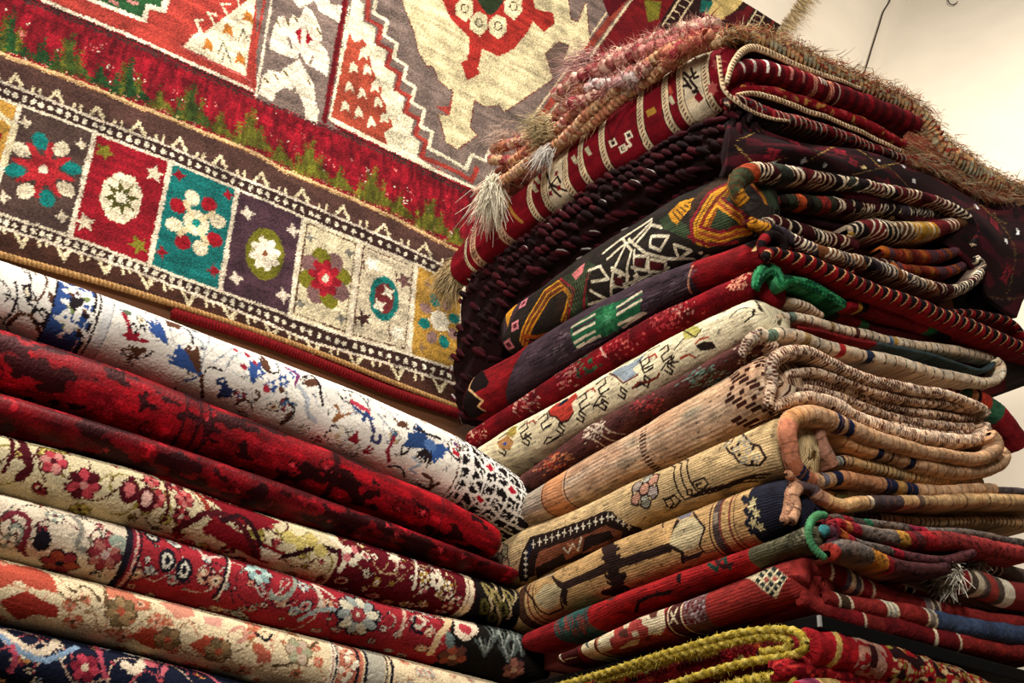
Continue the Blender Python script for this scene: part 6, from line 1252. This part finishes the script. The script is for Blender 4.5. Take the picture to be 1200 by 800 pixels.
# --- 13, 14: the yellow corded red rugs under the black shelf
S = kfold('640,806 700,789 800,760 860,745 915,738 946,742', '700,836 800,806 880,792 946,786', H('741018'), seed=50, cap=(.02, .01), bulge=.05)
Yc = -float(S.u[-1]) - .001; t13 = kthing(S, 'corded_rug', 'shaggy red rug edged with a thick twisted yellow cord, below the black shelf', 'rug', 'yellow corded red rugs')
r = np.random.default_rng(3)
for _ in range(160): S.mell((S.u[0] + r.random() * (S.u[-1] - S.u[0]), S.vr[0] + r.random() * (S.vr[1] - S.vr[0])), .008, .006, [H('a01c24'), H('2a0a10'), H('b04428'), H('8c8040'), H('5c1830')][r.integers(0, 5)])
kdone(S, t13, 'pile_wool', seed=51, grain=.2, streak=.2, jit=1, rough=.002)
YC_ = [H('b89f3c'), H('9c852c'), H('c6b258')]
def ycord(pts, x, rad, parent, seed, name='yellow_cord'):
    P_, _ = smooth(np.array([onX(p, x) for p in D(pts)]), 300); r = np.random.default_rng(seed)
    V, s, a = tube(P_, rad, 16, lambda s, a: .14 * np.sin(2 * math.pi * s / .020 + 2 * a) + .06 * np.sin(2 * math.pi * s / .005 + 3 * a)); C = np.array(YC_)[np.floor(s[:, None] / .012 + a[None] / 3.1416).astype(int) % 3] * (.8 + .35 * r.random((300, 16)))[..., None]
    h = 900; i = r.integers(2, 297, h); j = r.integers(0, 16, h); o_ = V[i, j] - P_[i]; o_ /= np.linalg.norm(o_, axis=1, keepdims=True)
    V, F, C = merge([(V, grid_faces(300, 16, wrap=True), C), hairs(V[i, j], o_ + r.normal(size=(h, 3)) * .5, .0035, .0008, np.array(YC_)[r.integers(0, 3, h)] * (.8 + .3 * r.random((h, 1))), r, .2, .6)]); return raw_mesh(name, V, F, cloth_mat('yarn_cord'), parent, C)
ycord('640,808 700,791 760,772 810,757 860,743 905,738 932,740 943,752 938,764 915,770 880,775 840,785 800,798 760,812', XS - .022, .0072, t13, 1)
ycord('740,780 790,768 840,757 880,748 910,746 926,752 918,760 890,764', XS - .02, .0065, t13, 2)
ycord('700,798 760,780 800,768 840,762', XS - .012, .007, t13, 3)
def shag(s, w, r):
    C = np.broadcast_to(H('981820'), s.shape + (3,)).copy(); a = vnoise(s.shape, (5, 3), 61); b = vnoise(s.shape, (9, 5), 62)
    C[(s > 28 + 6 * w) & (s < 36 + 6 * w)] = H('b89c58'); m = (s > 62) & (s < 108); C[m & (a > .38)] = H('b88c7c'); m = (s > 118); C[m & (a > .62)] = H('c8b084'); C[m & (a < .3)] = H('8a8a38'); C[m & (b > .7)] = H('2a1014'); C[(s > 80) & (s < 92) & (abs(w) < .4)] = H('3c1014'); return C
band('shaggy_side', '944,758 975,762 1010,772 1050,782 1090,794 1130,808 1180,828', Yc - .01, [19, 20, 21, 21, 20, 19], shag, 'pile_wool', t13, .4, seed=4, lump=.1)
S = kfold('760,832 840,808 900,794 950,790', '760,870 840,850 900,838 950,832', H('741018'), seed=52, cap=(.02, .01), bulge=.04)
Yc = -float(S.u[-1]) - .001; t14 = kthing(S, 'corded_rug', 'second red rug with a yellow cord at the very bottom edge of the stack', 'rug', 'yellow corded red rugs'); kdone(S, t14, 'pile_wool', seed=53, grain=.2, jit=1, rough=.002)
ycord('820,818 860,804 890,796 920,796 932,806 925,822', XS - .02, .010, t14, 4)
band('shaggy_side', '905,786 950,784 1000,793 1040,805 1090,824', Yc + .01, [10, 15, 15, 14], patch(H('941820'), [H('b83838'), H('5c0c14')], 5, (5, 3), .62), 'pile_wool', t14, .4, seed=5)
band('shaggy_side', '930,808 960,804 1000,812 1050,826', Yc - .012, [8, 10, 10], segs((8, H('941820')), (30, H('8c3c5c')), (30, H('c8a868')), (30, H('941820')), slant=5), 'pile_wool', t14, .3, seed=6)
# the black board between
blk = plain_mat('black_paint', H('080708'), .7, 30, .2, .1, .1); edge = plain_mat('bare_metal_edge', H('9a9a96'), .4, 30, .1, .05)
zt_ = float(onX((800, 752), XS)[2]); zb_ = float(onX((800, 768), XS)[2])
sh = thing('shelf_board', 'black board showing as a dark gap above the yellow corded rug', 'shelf', (XS + .4, 1.8, zb_))
box_mesh('board', (XS + .02, 1.27, zb_), (XS + .85, 2.7, zt_), blk, sh, .003)
box_mesh('metal_edge', (XS + .017, 1.262, zb_ + .002), (XS + .022, 1.268, zt_ - .004), edge, sh)

# ------------------------------------------------------------------ what the two piles lie on (below the frame)
wood = plain_mat('dark_stained_wood', H('4a3020'), .5, 5, .3, .25, .35, (1, 10, 10))
def bench(lo, hi, label):
    t = thing('wooden_bench', label, 'bench', ((lo[0] + hi[0]) / 2, (lo[1] + hi[1]) / 2, 0)); z = hi[2]
    box_mesh('bench_top', (lo[0], lo[1], z - .04), (hi[0], hi[1], z), wood, t, .006)
    for x in (lo[0] + .05, hi[0] - .11):
        for y in (lo[1] + .05, hi[1] - .11): box_mesh('leg', (x, y, 0), (x + .06, y + .06, z - .04), wood, t, .005)
    box_mesh('rail', (lo[0] + .11, lo[1] + .06, z - .16), (hi[0] - .11, lo[1] + .08, z - .06), wood, t, .003)
zG = min(float(v.co.z) for v in bpy.data.objects['navy_carpet'].children[0].data.vertices) + bpy.data.objects['navy_carpet'].location.z
bench((-.35, 2.14, 0), (1.6, 2.71, zG - .002), 'long dark wooden bench under the pile of rolled carpets')
zK = min(float(v.co.z) for v in [c for c in t14.children if c.name.startswith('outer_fold')][0].data.vertices) + t14.location.z
bench((XS + .06, 1.36, 0), (XS + .9, 2.3, zK - .002), 'square dark wooden bench under the tall kilim stack')
